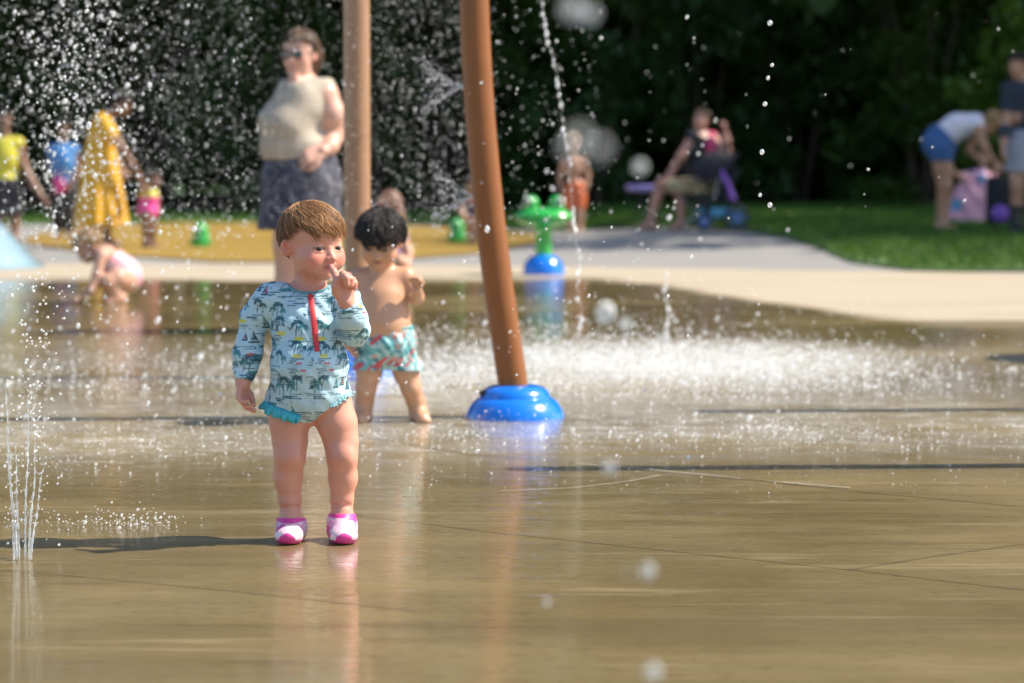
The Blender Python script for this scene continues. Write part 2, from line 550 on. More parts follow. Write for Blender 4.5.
def vnoise(V, f, seed=0):
    """cheap smooth noise from sines"""
    r = np.random.default_rng(seed); o = np.zeros(len(V))
    for i in range(6):
        d = r.normal(size=3); d /= np.linalg.norm(d)
        o += np.sin(V @ d * f * (0.6 + .25 * i) + r.uniform(0, 6.28))
    return o / 6

def add_hair(F, parent, hairline, thick=.012, col=(.05, .03, .02), n=260, h=.006, mat=None, seed=1, crown=(0, -.035, .095), rad=.0028, extra=None, swirl=.5, lift=.004, ext=.012, wild=.12):
    """a cap of hair over the skull plus clumped strands running from the crown to the hairline(x, y) height"""
    c, R, S, D, kind = F.head
    r = np.random.default_rng(seed)
    hp = [q for q in F.p if q['tag'] == 'head'][:1]
    cran = D['cran']
    def region(X, Y, Z):
        x = X + F.base[0] - c[0]; y = Y + F.base[1] - c[1]; z = Z + F.base[2] - c[2]
        u = [(x * R[0, i] + y * R[1, i] + z * R[2, i]) / S for i in range(3)]
        return (hairline(u[0], u[1]) - u[2]) * S * .8
    V, Q = F.mesh(h, None, thick * S, region, 1, hp)
    Vs = [V]; Fs = [[tuple(q) for q in Q]]; nv = len(V)
    g = .75 + .5 * r.random(len(V))
    base = np.array(col)
    t = vnoise(head_local(F, V) * np.array([1, .5, .5]), 190, seed)
    cols = [base * (1 + .35 * t[:, None])]
    cc = np.array(cran[0]); rr = np.array(cran[1]) + thick
    cr = nrm((np.array(crown) - cc) / rr)
    a = nrm(np.cross(cr, [1, 0, .1])); b = np.cross(cr, a)
    for i in range(n):
        th = 2 * PI * (i + r.random()) / n
        st = r.uniform(0, .55) ** 1.0
        w = r.normal(0, wild); pts = []
        m = 14; lft = r.uniform(.1, 1.2) * lift
        for j in range(m):
            s = st + (2.2 - st) * j / (m - 1)
            t2 = th + swirl * s * .5 + w * s
            dv = cr * math.cos(s) + (a * math.cos(t2) + b * math.sin(t2)) * math.sin(s)
            p = cc + dv * rr + nrm(dv / rr) * (lft * (1 + .5 * math.sin(6 * s + i)))
            if p[2] < hairline(p[0], p[1]) - r.uniform(-.2, 1) * ext: break
            pts.append(p)
        if len(pts) < 3: continue
        tone = r.uniform(.45, 1.55) * (1 + .38 * math.sin(3.1 * th + 1.3) * math.sin(7.3 * th))
        k = len(pts)
        P = np.array(pts); T = np.gradient(P, axis=0)
        nv0 = nv
        vv = []
        for j in range(k):
            d = nrm(T[j]); nn = nrm(P[j] - cc); sd = nrm(np.cross(d, nn))
            w_ = rad * (1.0 if j < k - 2 else (.7 if j < k - 1 else .15)) * r.uniform(.8, 1.2)
            vv += [P[j] + sd * w_, P[j] + nn * w_ * .8, P[j] - sd * w_, P[j] - nn * w_]
        vv = (np.array(vv) * S) @ R.T + c - F.base
        ff = []
        for j in range(k - 1):
            for e in range(4):
                f_ = (e + 1) % 4
                ff.append((nv0 + j * 4 + e, nv0 + j * 4 + f_, nv0 + (j + 1) * 4 + f_, nv0 + (j + 1) * 4 + e))
        Vs.append(vv); Fs.append(ff); nv += len(vv)
        cols.append(np.tile(base * tone, (len(vv), 1)))
    if extra is not None:
        for (V2, Q2) in extra:
            Vs.append(V2); Fs.append([tuple(int(x) + nv for x in q) for q in Q2]); nv += len(V2)
            t = vnoise(V2 * np.array([1, 1, .25]), 160, seed + 3)
            cols.append(base * (1 + .4 * t[:, None]))
    return raw_mesh('hair', np.concatenate(Vs), sum(Fs, []), mat or HAIR, parent, True, (0, 0, 0), np.clip(np.concatenate(cols), 0, 1))

_h = N('hair')
_h.set(Base_Color=_h.vcol(), Roughness=.5)
_h.b.inputs['Specular IOR Level'].default_value = .4
HAIR = _h.m
# ------------------------------------------------------------------ light
SUN_EL, SUN_AZ = math.radians(48), math.radians(-3)          # from the right, a touch behind
sunv = Vector((math.cos(SUN_EL) * math.cos(SUN_AZ), -math.cos(SUN_EL) * math.sin(SUN_AZ), math.sin(SUN_EL)))
ld = bpy.data.lights.new('sun', 'SUN'); ld.energy = 5.0; ld.angle = math.radians(.5); ld.color = (1.0, .92, .79)
sun = bpy.data.objects.new('sun', ld); COL.objects.link(sun)
sun.rotation_euler = (-sunv).to_track_quat('-Z', 'Y').to_euler()
w = bpy.data.worlds.new('World'); SC.world = w; w.use_nodes = True
sky = w.node_tree.nodes.new('ShaderNodeTexSky'); sky.sky_type = 'NISHITA'; sky.sun_disc = False
sky.sun_elevation = SUN_EL; sky.sun_rotation = math.radians(90) + SUN_AZ
w.node_tree.links.new(sky.outputs[0], w.node_tree.nodes['Background'].inputs[0])
w.node_tree.nodes['Background'].inputs[1].default_value = .13
SC.view_settings.view_transform = 'Standard'; SC.view_settings.look = 'None'
SC.view_settings.exposure = 0.74; SC.view_settings.gamma = 1
SC.view_settings.use_curve_mapping = False
SC.render.engine = 'CYCLES'
SC.cycles.use_denoising = True
SC.cycles.max_bounces = 8; SC.cycles.diffuse_bounces = 3; SC.cycles.glossy_bounces = 3
SC.cycles.transmission_bounces = 4; SC.cycles.transparent_max_bounces = 6
SC.cycles.sample_clamp_indirect = 4.0

# ------------------------------------------------------------------ ground
def hz(x, y):
    return .10 * float(sm((y - 20) / 5)) * float(sm((x + .5) / 2.5)) + .05 * float(sm((y - 36) / 14))

def sheet(name, xs, ys, zf, mat, kind='structure'):
    V = [(x, y, zf(x, y)) for y in ys for x in xs]
    nx = len(xs)
    F = [(j * nx + i, j * nx + i + 1, (j + 1) * nx + i + 1, (j + 1) * nx + i) for j in range(len(ys) - 1) for i in range(nx - 1)]
    o = raw_mesh(name, np.array(V), F, mat); tag(o, kind=kind); return o

# wet concrete pad
a = N('wet_concrete')
p = a.pos(); x, y, z = a.sep(p)
big = a.noise(p, .55, 4); mid = a.noise(p, 2.2, 4, dist=.5); fin = a.noise(p, 26, 5, .65)
stre = a.noise(a.scale(p, (.55, 3.2, 1)), 1.6, 4, dist=.8)
grain = a.noise(p, 240, 3, .7)
edge = a.math('SUBTRACT', 18.7, a.math('MULTIPLY', a.step(x, .5, 2.35), 4.7))
edge = a.math('ADD', edge, a.math('MULTIPLY', a.math('SUBTRACT', a.noise(a.scale(p, (.6, 1.4, 1)), 1.3, 6, .65), .5), 2.6))
wet = a.step(a.math('SUBTRACT', edge, y), -.35, .55)
edry = a.math('SUBTRACT', 1.0, wet)
# standing film against thinner, merely damp patches
film = a.step(a.math('ADD', a.math('MULTIPLY', big, .6), a.math('MULTIPLY', stre, .5)), .40, .62)
wetc = a.mix(stre, (.190, .136, .047), (.300, .230, .102))
wetc = a.mix(a.math('MULTIPLY', mid, .55), wetc, (.255, .190, .085))
wetc = a.mix(a.math('MULTIPLY', a.step(a.noise(p, .9, 5, .6, dist=.7), .42, .62), .45), wetc, (.145, .092, .024))
wetc = a.mix(a.math('MULTIPLY', a.step(fin, .50, .72), .5), wetc, (.13, .085, .03))
wetc = a.mix(a.math('MULTIPLY', a.step(a.noise(a.scale(p, (.8, 2.0, 1)), .8, 3), .52, .66), .35), wetc, (.17, .125, .06))
thin = a.math('MULTIPLY', a.math('MULTIPLY', a.step(y, 6.9, 8.3), a.step(y, 13.0, 11.0)), a.step(a.math('ADD', a.math('MULTIPLY', stre, .5), a.math('MULTIPLY', mid, .5)), .38, .60))  # mid-pad mask: glare of the splashing water, painted as a paler colour
wetc = a.mix(a.math('MULTIPLY', thin, .75), wetc, (.43, .375, .275))
stk = a.step(a.noise(a.scale(p, (.35, 4.5, 1)), 2.6, 5, .6, dist=1.2), .56, .70)
wetc = a.mix(a.math('MULTIPLY', stk, .55), wetc, (.38, .30, .16))
wetc = a.mix(a.math('MULTIPLY', a.step(a.noise(a.scale(p, (.5, 5, 1)), 3.1, 4, dist=1), .58, .72), .35), wetc, (.12, .078, .028))
dryc = a.mix(fin, (.39, .32, .225), (.47, .40, .305))
dryc = a.mix(a.math('MULTIPLY', a.step(a.noise(a.scale(p, (.5, 1.5, 1)), 1.2, 5, .65), .48, .62), .35), dryc, (.31, .25, .17))
dryc = a.mix(a.math('MULTIPLY', a.step(mid, .5, .8), .25), dryc, (.33, .27, .19))
# the churned zone where the sheets of water land: white bubbles on the surface
def blob(cx, cy, rx, ry):
    dx = a.math('DIVIDE', a.math('SUBTRACT', x, cx), rx); dy = a.math('DIVIDE', a.math('SUBTRACT', y, cy), ry)
    return a.step(a.math('ADD', a.math('MULTIPLY', dx, dx), a.math('MULTIPLY', dy, dy)), 1.0, .0)
foamz = a.math('MAXIMUM', blob(.85, 11.5, 1.5, 1.8), a.math('MULTIPLY', blob(-1.6, 11.6, 1.8, 1.9), .5))
foamz = a.math('MAXIMUM', foamz, a.math('MULTIPLY', blob(-1.6, 8.6, 3.8, 1.8), .62))
foamz = a.math('MAXIMUM', foamz, a.math('MULTIPLY', blob(1.4, 8.7, 3.0, 1.5), .60))
bub = a.math('ADD', a.math('MULTIPLY', a.noise(a.scale(p, (.6, 1.2, 1)), 9, 5, .75, dist=.6), .62), a.math('MULTIPLY', a.noise(p, 60, 4, .7), .38))
foam = a.math('MULTIPLY', a.step(a.math('ADD', bub, a.math('MULTIPLY', foamz, .20)), .58, .88), a.step(foamz, .02, .55))
wetc = a.mix(a.math('MULTIPLY', film, .55), wetc, a.mix(1.0, wetc, (.86, .86, .86), blend='MULTIPLY'))
colr = a.mix(edry, wetc, dryc)
colr = a.mix(foam, colr, (.78, .79, .78))
colr = a.mix(a.math('MULTIPLY', grain, .30), colr, a.mix(1.0, colr, (.55, .52, .5), blend='MULTIPLY'))
a.set(Base_Color=colr)
a.set(Roughness=a.mix(edry, a.mix(film, .5, .4, 'FLOAT'), .85, 'FLOAT'))
a.b.inputs['Specular IOR Level'].default_value = .35
a.b.inputs['Coat IOR'].default_value = 1.33
a.set(Coat_Weight=a.math('MULTIPLY', a.math('MULTIPLY', wet, a.mix(film, .55, 1.0, 'FLOAT')), a.math('SUBTRACT', 1.0, a.math('MULTIPLY', foam, .8))))
a.set(Coat_Roughness=a.mix(foamz, a.mix(film, .07, .014, 'FLOAT'), .26, 'FLOAT'))
rip = a.math('ADD', a.math('MULTIPLY', a.noise(a.scale(p, (.45, 2.0, 1)), 7, 4, dist=.8), .6), a.math('MULTIPLY', a.noise(a.scale(p, (.5, 2.0, 1)), 26, 3, dist=.5), .40))
rdg = a.step(a.math('ABSOLUTE', a.math('SUBTRACT', a.noise(a.scale(p, (.35, 1.3, 1)), 2.0, 3, .5, dist=1.5), .5)), .022, .0)
rdg2 = a.step(a.math('ABSOLUTE', a.math('SUBTRACT', a.noise(a.scale(p, (.5, 1.6, 1)), 5.0, 2, .5, dist=2.0), .5)), .03, .0)
rip = a.math('ADD', rip, a.math('ADD', a.math('MULTIPLY', rdg, .10), a.math('MULTIPLY', rdg2, .05)))
cn = a.bump(rip, .10, .02)
a.t.links.new(cn, a.b.inputs['Coat Normal'])
a.set(Normal=a.bump(a.math('ADD', fin, a.math('MULTIPLY', bub, foamz)), .25, .006))
PAD = a.m

EDGE = [(-60, 21.4), (-4.2, 21.4), (-1.0, 21.2), (1.0, 20.6), (3.0, 19.9), (4.0, 19.6), (60, 19.4)]
EX = [e[0] for e in EDGE]; EY = [e[1] for e in EDGE]
xs = sorted(set(list(np.linspace(-60, 60, 41)) + EX + list(np.arange(-6, 6.1, .25))))
ts = [0, .2, .5, .8, 1]
V = [(x_, -3 + (np.interp(x_, EX, EY) + 3) * t, 0) for t in ts for x_ in xs]
nx = len(xs)
F = [(j * nx + i, j * nx + i + 1, (j + 1) * nx + i + 1, (j + 1) * nx + i) for j in range(len(ts) - 1) for i in range(nx - 1)]
pad = raw_mesh('splash_pad', np.array(V), F, PAD); tag(pad, kind='structure')

# sawn joints across the slab, and pale highlights painted as strips
JOINT = simple('joint_sealant', (.12, .09, .045), .4, .3, 20)
PALE = simple('highlight_line', (.42, .37, .27), .5, .3, 20)  # colour of the painted highlights along the joints
def joint(pix, wd=.012, mt=None):
    P = [gnd(*q)[:2] for q in pix]
    m = []
    for i, q in enumerate(P):
        t = nrm(np.array(P[min(i + 1, len(P) - 1)]) - np.array(P[max(i - 1, 0)])); n_ = np.array([-t[1], t[0]])
        m += [(*(q + n_ * wd / 2), .003), (*(q - n_ * wd / 2), .003)]
    raw_mesh('joint_or_highlight', np.array(m), [(2 * i, 2 * i + 1, 2 * i + 3, 2 * i + 2) for i in range(len(P) - 1)], mt or JOINT, pad, False)
joint([(-60, 565), (60, 575), (240, 592), (420, 612)], .004)
joint([(330, 512), (480, 531), (640, 548), (850, 570), (1090, 598)], .005)
joint([(850, 570), (940, 556), (1090, 535)], .004)
joint([(470, 455), (640, 468), (860, 492), (1090, 513)], .007)
joint([(-40, 418), (300, 426), (470, 455)], .007)
joint([(640, 390), (800, 398), (1090, 404)], .008)

joint([(575, 464.2), (640, 469.6), (700, 475.2), (780, 483), (850, 488.6)], .010, PALE)  # bright edge beside the sawn line, a highlight painted on
joint([(500, 492), (570, 489), (630, 482), (660, 476)], .006, PALE)  # whitish arc of sky glint, painted as a pale strip
# grey concrete path behind the pad
a = N('grey_concrete'); p = a.pos()
c = a.mix(a.noise(p, 1.3, 5, .65), (.21, .20, .19), (.30, .288, .27))
c = a.mix(a.math('MULTIPLY', a.noise(p, 30, 4), .3), c, (.19, .18, .17))
a.set(Base_Color=c, Roughness=.8, Normal=a.bump(a.noise(p, 60, 4), .2, .004))
sheet('path', list(np.arange(-60, -6, 3)) + list(np.arange(-6, 9, .5)) + list(np.arange(9, 61, 3)), list(np.arange(19, 40.1, .75)), lambda x, y: hz(x, y) - .006, a.m)
# joints of the path
# yellow rubber play circle
a = N('yellow_rubber'); p = a.pos()
c = a.mix(a.noise(p, 3, 4), (.29, .185, .04), (.38, .25, .055))
c = a.mix(a.math('MULTIPLY', a.step(a.noise(p, .9, 3), .5, .7), .45), c, (.24, .15, .03))
c = a.mix(a.math('MULTIPLY', a.noise(p, 70, 3), .25), c, (.2, .12, .025))
a.set(Base_Color=c, Roughness=.5, Normal=a.bump(a.noise(p, 80, 4), .3, .004))
pts = [gnd(q[0], q[1]) for q in [(20, 241), (60, 249), (130, 256), (220, 262), (330, 262), (420, 258), (500, 252), (545, 243), (535, 236), (480, 229), (400, 225.5), (300, 223.5), (180, 223), (90, 227), (40, 234)]]
bm = bmesh.new()
vs = [bm.verts.new((q[0], q[1], hz(q[0], q[1]) + .006)) for q in pts]
bm.faces.new(vs); bmesh.ops.triangulate(bm, faces=bm.faces)
for _ in range(4): bmesh.ops.subdivide_edges(bm, edges=[e for e in bm.edges if e.calc_length() > .7], cuts=1); bmesh.ops.triangulate(bm, faces=bm.faces)
for v in bm.verts: v.co.z = hz(v.co.x, v.co.y) + .006
me = bpy.data.meshes.new('play_surface'); bm.to_mesh(me); bm.free(); me.materials.append(a.m)
o = bpy.data.objects.new('play_surface', me); COL.objects.link(o); tag(o, kind='structure')

# lawn: ruled between its curved kerb line and the far side
a = N('lawn_soil'); p = a.pos()
c = a.mix(a.noise(p, 2.0, 5), (.035, .085, .012), (.08, .165, .026))
c = a.mix(a.math('MULTIPLY', a.noise(p, 26, 4), .5), c, (.03, .05, .012))
a.set(Base_Color=c, Roughness=.9, Normal=a.bump(a.noise(p, 30, 4), .6, .03))
LAWN = a.m
Bp = [(-60, 36)] + [tuple(gnd(q[0], q[1], .02)[:2]) for q in [(0, 223), (200, 221), (400, 221)]] + [tuple(gnd(q[0], q[1], .1)[:2]) for q in [(560, 225), (680, 227), (745, 231), (785, 238), (820, 245), (850, 252)]] + [tuple(gnd(q[0], q[1], .07)[:2]) for q in [(880, 258.5), (910, 261.5), (960, 262.5), (1024, 262.5)]] + [(12, 20.3), (60, 20.3)]
Fp = [(-60, 75)] + [(-14, 75), (-6, 75), (0, 75), (4, 75), (10, 75), (22, 75), (40, 75), (60, 70), (60, 60), (60, 50), (60, 42), (60, 36), (60, 30), (60, 25), (60.5, 21)]
# refine along
def refine(P, k): 
    o = []
    for i in range(len(P) - 1):
        for j in range(k): o.append(tuple(np.array(P[i]) + (np.array(P[i + 1]) - np.array(P[i])) * j / k))
    return o + [P[-1]]
Bp = refine(Bp, 4); Fp = refine(Fp, 4)
NT = 40
V = []; 
for b_, f_ in zip(Bp, Fp):
    for t in range(NT + 1):
        s_ = (t / NT) ** 2
        q = np.array(b_) + (np.array(f_) - np.array(b_)) * s_
        V.append((q[0], q[1], hz(q[0], q[1]) + (.004 if t == 0 else .03)))
F = [(i * (NT + 1) + t, i * (NT + 1) + t + 1, (i + 1) * (NT + 1) + t + 1, (i + 1) * (NT + 1) + t) for i in range(len(Bp) - 1) for t in range(NT)]
lawn = raw_mesh('lawn', np.array(V), F, LAWN); tag(lawn, kind='structure')
# everything farther: one sheet to the horizon
a = N('woodland_floor'); p = a.pos()
a.set(Base_Color=a.mix(a.noise(p, .6, 6), (.018, .022, .010), (.05, .05, .022)), Roughness=.95)
o = raw_mesh('ground', np.array([(-900, -60, -.08), (900, -60, -.08), (900, 1500, -.08), (-900, 1500, -.08)]), [(0, 1, 2, 3)], a.m, smooth=False); tag(o, kind='structure')

# ------------------------------------------------------------------ leaves
def leaf_mat(name, d, l, trans=.35):
    a = N(name); c0 = a.vcol()
    r = a.sep(c0)[0]
    c = a.mix(r, d, l)
    df = a.n('ShaderNodeBsdfDiffuse'); a.put(df.inputs[0], c)
    tr = a.n('ShaderNodeBsdfTranslucent'); a.put(tr.inputs[0], a.mix(.5, c, (.10, .14, .01)))
    gl = a.n('ShaderNodeBsdfGlossy'); gl.inputs['Roughness'].default_value = .45; a.put(gl.inputs[0], (.5, .55, .5))
    m1 = a.n('ShaderNodeMixShader'); m1.inputs[0].default_value = trans
    a.t.links.new(df.outputs[0], m1.inputs[1]); a.t.links.new(tr.outputs[0], m1.inputs[2])
    m2 = a.n('ShaderNodeMixShader'); m2.inputs[0].default_value = .05
    a.t.links.new(m1.outputs[0], m2.inputs[1]); a.t.links.new(gl.outputs[0], m2.inputs[2])
    a.t.links.new(m2.outputs[0], a.out.inputs[0]); return a.m

LEAF_D = leaf_mat('leaf_dark', (.021, .058, .015), (.074, .145, .030))
LEAF_M = leaf_mat('leaf_mid', (.024, .064, .012), (.095, .17, .026))
BARK = simple('bark', (.07, .052, .038), .9, .4, 9, bump=.6)

def leaves(name, clumps, per, size, mat, parent=None, loc=(0, 0, 0), seed=0):
    """clumps: (k,4) centre + radius; diamonds with a fold, spread through each clump's volume"""
    r = np.random.default_rng(seed)
    clumps = np.asarray(clumps, float)
    k = len(clumps); n = k * per
    ci = np.repeat(np.arange(k), per)
    d = r.normal(size=(n, 3)); d /= np.linalg.norm(d, axis=1)[:, None]
    rad = r.random(n) ** .45
    C = clumps[ci, :3] + d * (rad * clumps[ci, 3])[:, None] * np.array([1, 1, .75])
    t = r.normal(size=(n, 3)); t[:, 2] -= .5; t /= np.linalg.norm(t, axis=1)[:, None]
    b = np.cross(t, r.normal(size=(n, 3)) + np.array([0, 0, 1.2])); b /= np.linalg.norm(b, axis=1)[:, None]
    nn = np.cross(t, b)
    s = size * r.uniform(.6, 1.35, n)[:, None]
    V = np.empty((n, 4, 3))
    V[:, 0] = C - t * s * .5
    V[:, 1] = C + b * s * .30 + nn * s * .08
    V[:, 2] = C + t * s * .5
    V[:, 3] = C - b * s * .30 + nn * s * .08
    Q = np.arange(n * 4).reshape(n, 4)
    tone = np.clip(np.repeat(r.uniform(.05, .75, k), per) * .6 + r.random(n) * .5, 0, 1)
    cols = np.repeat(tone, 4)[:, None] * np.ones(3)
    return raw_mesh(name, V.reshape(-1, 3), Q, mat, parent, False, loc, cols)

def trunk_mb(h, r, seed, limbs=5, base=.0):
    q = random.Random(seed); m = MB()
    pts = []; x_ = y_ = 0
    for i in range(7):
        pts.append((x_, y_, base + h * i / 6)); x_ += q.uniform(-.03, .03) * h * .5; y_ += q.uniform(-.03, .03) * h * .5
    m.tube(pts, [r * (1.25 if i == 0 else 1 - .1 * i) for i in range(7)], 10)
    for k in range(limbs):
        i = q.randint(2, 5); a_ = q.uniform(0, 2 * PI); L_ = h * q.uniform(.25, .45)
        p0 = Vector(pts[i]); d = Vector((math.cos(a_), math.sin(a_), q.uniform(.35, .9))).normalized()
        m.tube([p0, p0 + d * L_ * .5, p0 + d * L_ + Vector((0, 0, .12 * L_))], [r * .45, r * .3, r * .1], 7)
    return m

def tree(x_, y_, h, cr, label, seed, mat, ncl=46, per=70, size=.30, z0=3.4, name='tree', group=None, front=0.0):
    q = np.random.default_rng(seed)
    t = empty(name, (x_, y_, hz(x_, y_) - .05), label, 'tree', group)
    trunk_mb(h * .8, .16 + .012 * h, seed).build('trunk', BARK, t)
    cl = []
    for i in range(ncl):
        u = q.random(); zc = z0 + (h - z0) * u
        rr = cr * math.sqrt(max(.05, 1 - (2 * u - .85) ** 2 * .7)) * math.sqrt(q.random()) 
        a_ = q.uniform(0, 2 * PI)
        cl.append((rr * math.cos(a_), rr * math.sin(a_) - front, zc, q.uniform(.55, 1.15) * cr * .38))
    leaves('crown', cl, per, size, mat, t, seed=seed)
    return t

def shrub(x_, y_, h, wd, label, seed, mat, ncl=44, per=120, size=.12, group=None, name='shrub'):
    q = np.random.default_rng(seed)
    t = empty(name, (x_, y_, hz(x_, y_) - .03), label, 'shrub', group)
    m = MB(); 
    for k in range(6):
        a_ = q.uniform(0, 2 * PI); 
        m.tube([(0.08 * math.cos(a_), .08 * math.sin(a_), -.05), (.3 * wd * math.cos(a_), .3 * wd * math.sin(a_), h * .45), (.6 * wd * math.cos(a_), .6 * wd * math.sin(a_), h * .85)], [.045, .03, .008], 6)
    m.build('stem', BARK, t)
    cl = []
    for i in range(ncl):
        u = q.random() ** .8; a_ = q.uniform(0, 2 * PI); rr = wd * math.sqrt(q.random()) * (1 - .35 * u)
        cl.append((rr * math.cos(a_), rr * math.sin(a_) * .8, .12 + u * h, q.uniform(.22, .48) * wd * .75))
    leaves('foliage', cl, per, size, mat, t, seed=seed + 500)
    return t
# the wood's edge: a row of shrubs under the drip line, three rows of trees behind
LX = [-9.6, -7.6, -5.7, -3.9, -2.2, -.5, 1.2, 2.9, 4.6, 6.3, 8.0, 9.8]
LN = ['far left, behind the yellow shirt', 'behind the woman in the yellow dress', 'behind the girl in pink', 'left of the woman in beige',
      'behind the woman in beige', 'between the two brown poles', 'behind the right brown pole', 'behind the green frog fountain', 'behind the seated woman in magenta', 'behind the dark stroller', 'left of the woman bending over', 'far right, behind the man in navy']
for i, x_ in enumerate(LX):
    shrub(x_, 39.5 + (i % 3) * .9, 3.6 + (i * 7 % 5) * .3, 1.55, f'tall dark shrub at the wood edge, {LN[i]}', 100 + i, LEAF_D if i < 9 else LEAF_M, group='shrubs along the wood edge', ncl=70, per=170)
LX2 = [-11, -8.2, -5.4, -2.6, .2, 3.0, 5.8, 8.6, 11.5]
LN2 = ['at the far left', 'second from the left', 'behind the yellow dress', 'behind the woman in beige', 'between the brown poles', 'behind the frog fountain', 'behind the seated woman', 'behind the bending woman', 'at the far right']
for i, x_ in enumerate(LX2):
    shrub(x_, 43.6 + (i % 2), 6.0, 2.7, f'large dark undergrowth shrub deep in the wood, {LN2[i]}', 140 + i, LEAF_D, group='undergrowth shrubs in the wood', ncl=110, per=150, size=.24)
# tall trees
TX = [(-10.5, 41.5, 15), (-6.0, 42.5, 17), (-1.4, 41.8, 16), (3.2, 42.4, 18), (7.6, 41.2, 15), (12.5, 40.5, 16)]
TN = ['at the far left of the wood edge', 'left of the woman in beige', 'between the two brown poles', 'behind the frog fountain', 'behind the woman bending over', 'at the far right of the wood edge']
for i, (x_, y_, h_) in enumerate(TX):
    tree(x_, y_, h_, 4.6, f'tall shady broadleaf tree, {TN[i]}', 200 + i, LEAF_D, ncl=60, per=110, size=.42, z0=3.9, group='tall trees of the wood', front=1.6)
for i in range(14):
    x_ = -38 + i * 5.6
    tree(x_, 50 + (i % 2) * 2, 19, 5.4, f'tall tree in the second row of the wood, number {i + 1} from the left', 220 + i, LEAF_D, ncl=120, per=90, size=.6, z0=.8, group='second row of tall trees')
# trees on the right, out over the lawn, whose shade falls on path and grass
LT = [(13.0, 25.6, 12.5, 3.6, 'nearest the pad'), (14.5, 31.0, 13.5, 4.3, 'second from the pad'), (18.5, 27.5, 19.5, 4.6, 'tallest, standing farthest right'), (12.0, 35.5, 13.0, 4.0, 'closest to the wood'), (19.5, 34.0, 19.0, 4.8, 'tall, at the back right')]
for i, (x_, y_, h_, cr_, lb) in enumerate(LT):
    tree(x_, y_, h_, cr_, 'broad lawn tree to the right, ' + lb, 240 + i, LEAF_M, ncl=27, per=110, size=.34, z0=4.2, group='lawn trees casting shade')
# lighter leaning bush on the right edge
shrub(7.35, 35.6, 3.3, 1.35, 'lighter yellow green bush standing forward of the wood behind the man in navy', 171, leaf_mat('leaf_light', (.06, .14, .015), (.20, .32, .04), .45), ncl=44, per=130, size=.15, group='shrubs along the wood edge')

# grass blades
a = leaf_mat('grass_blade', (.04, .11, .012), (.13, .27, .03), .4)
def in_lawn(x_, y_):
    bx = np.array([b[0] for b in Bp]); by = np.array([b[1] for b in Bp])
    return None
poly = np.array(Bp + [(60, 75), (-60, 75)])
def inside(P):
    c = np.zeros(len(P), bool); j = len(poly) - 1
    for i in range(len(poly)):
        xi, yi = poly[i]; xj, yj = poly[j]
        m = ((yi > P[:, 1]) != (yj > P[:, 1])) & (P[:, 0] < (xj - xi) * (P[:, 1] - yi) / (yj - yi + 1e-9) + xi)
        c ^= m; j = i
    return c
n = 150000
P = np.stack([rng.uniform(-9, 9, n), rng.uniform(19.8, 39.5, n)], 1)
P = P[inside(P)]
P = P[np.abs(P[:, 0]) < P[:, 1] * .23 + .3]
n = len(P)
Z = .10 * sm((P[:, 1] - 20) / 5) * sm((P[:, 0] + .5) / 2.5) + .05 * sm((P[:, 1] - 36) / 14) + .02
b0 = np.stack([P[:, 0], P[:, 1], Z], 1)
th = rng.uniform(0, 2 * PI, n); wv = np.stack([np.cos(th), np.sin(th), 0 * th], 1) * rng.uniform(.006, .014, n)[:, None]
ln = rng.normal(0, .02, (n, 3)); ln[:, 2] = rng.uniform(.035, .085, n)
V = np.stack([b0 - wv, b0 + wv, b0 + ln], 1).reshape(-1, 3)
tone = np.repeat(np.clip(rng.random(n) * .8 + .25 * np.sin(P[:, 0] * 2) * np.sin(P[:, 1] * 1.4), 0, 1), 3)[:, None] * np.ones(3)
o = raw_mesh('grass', V, np.arange(3 * n).reshape(n, 3), a, None, False, None, tone); tag(o, kind='stuff')
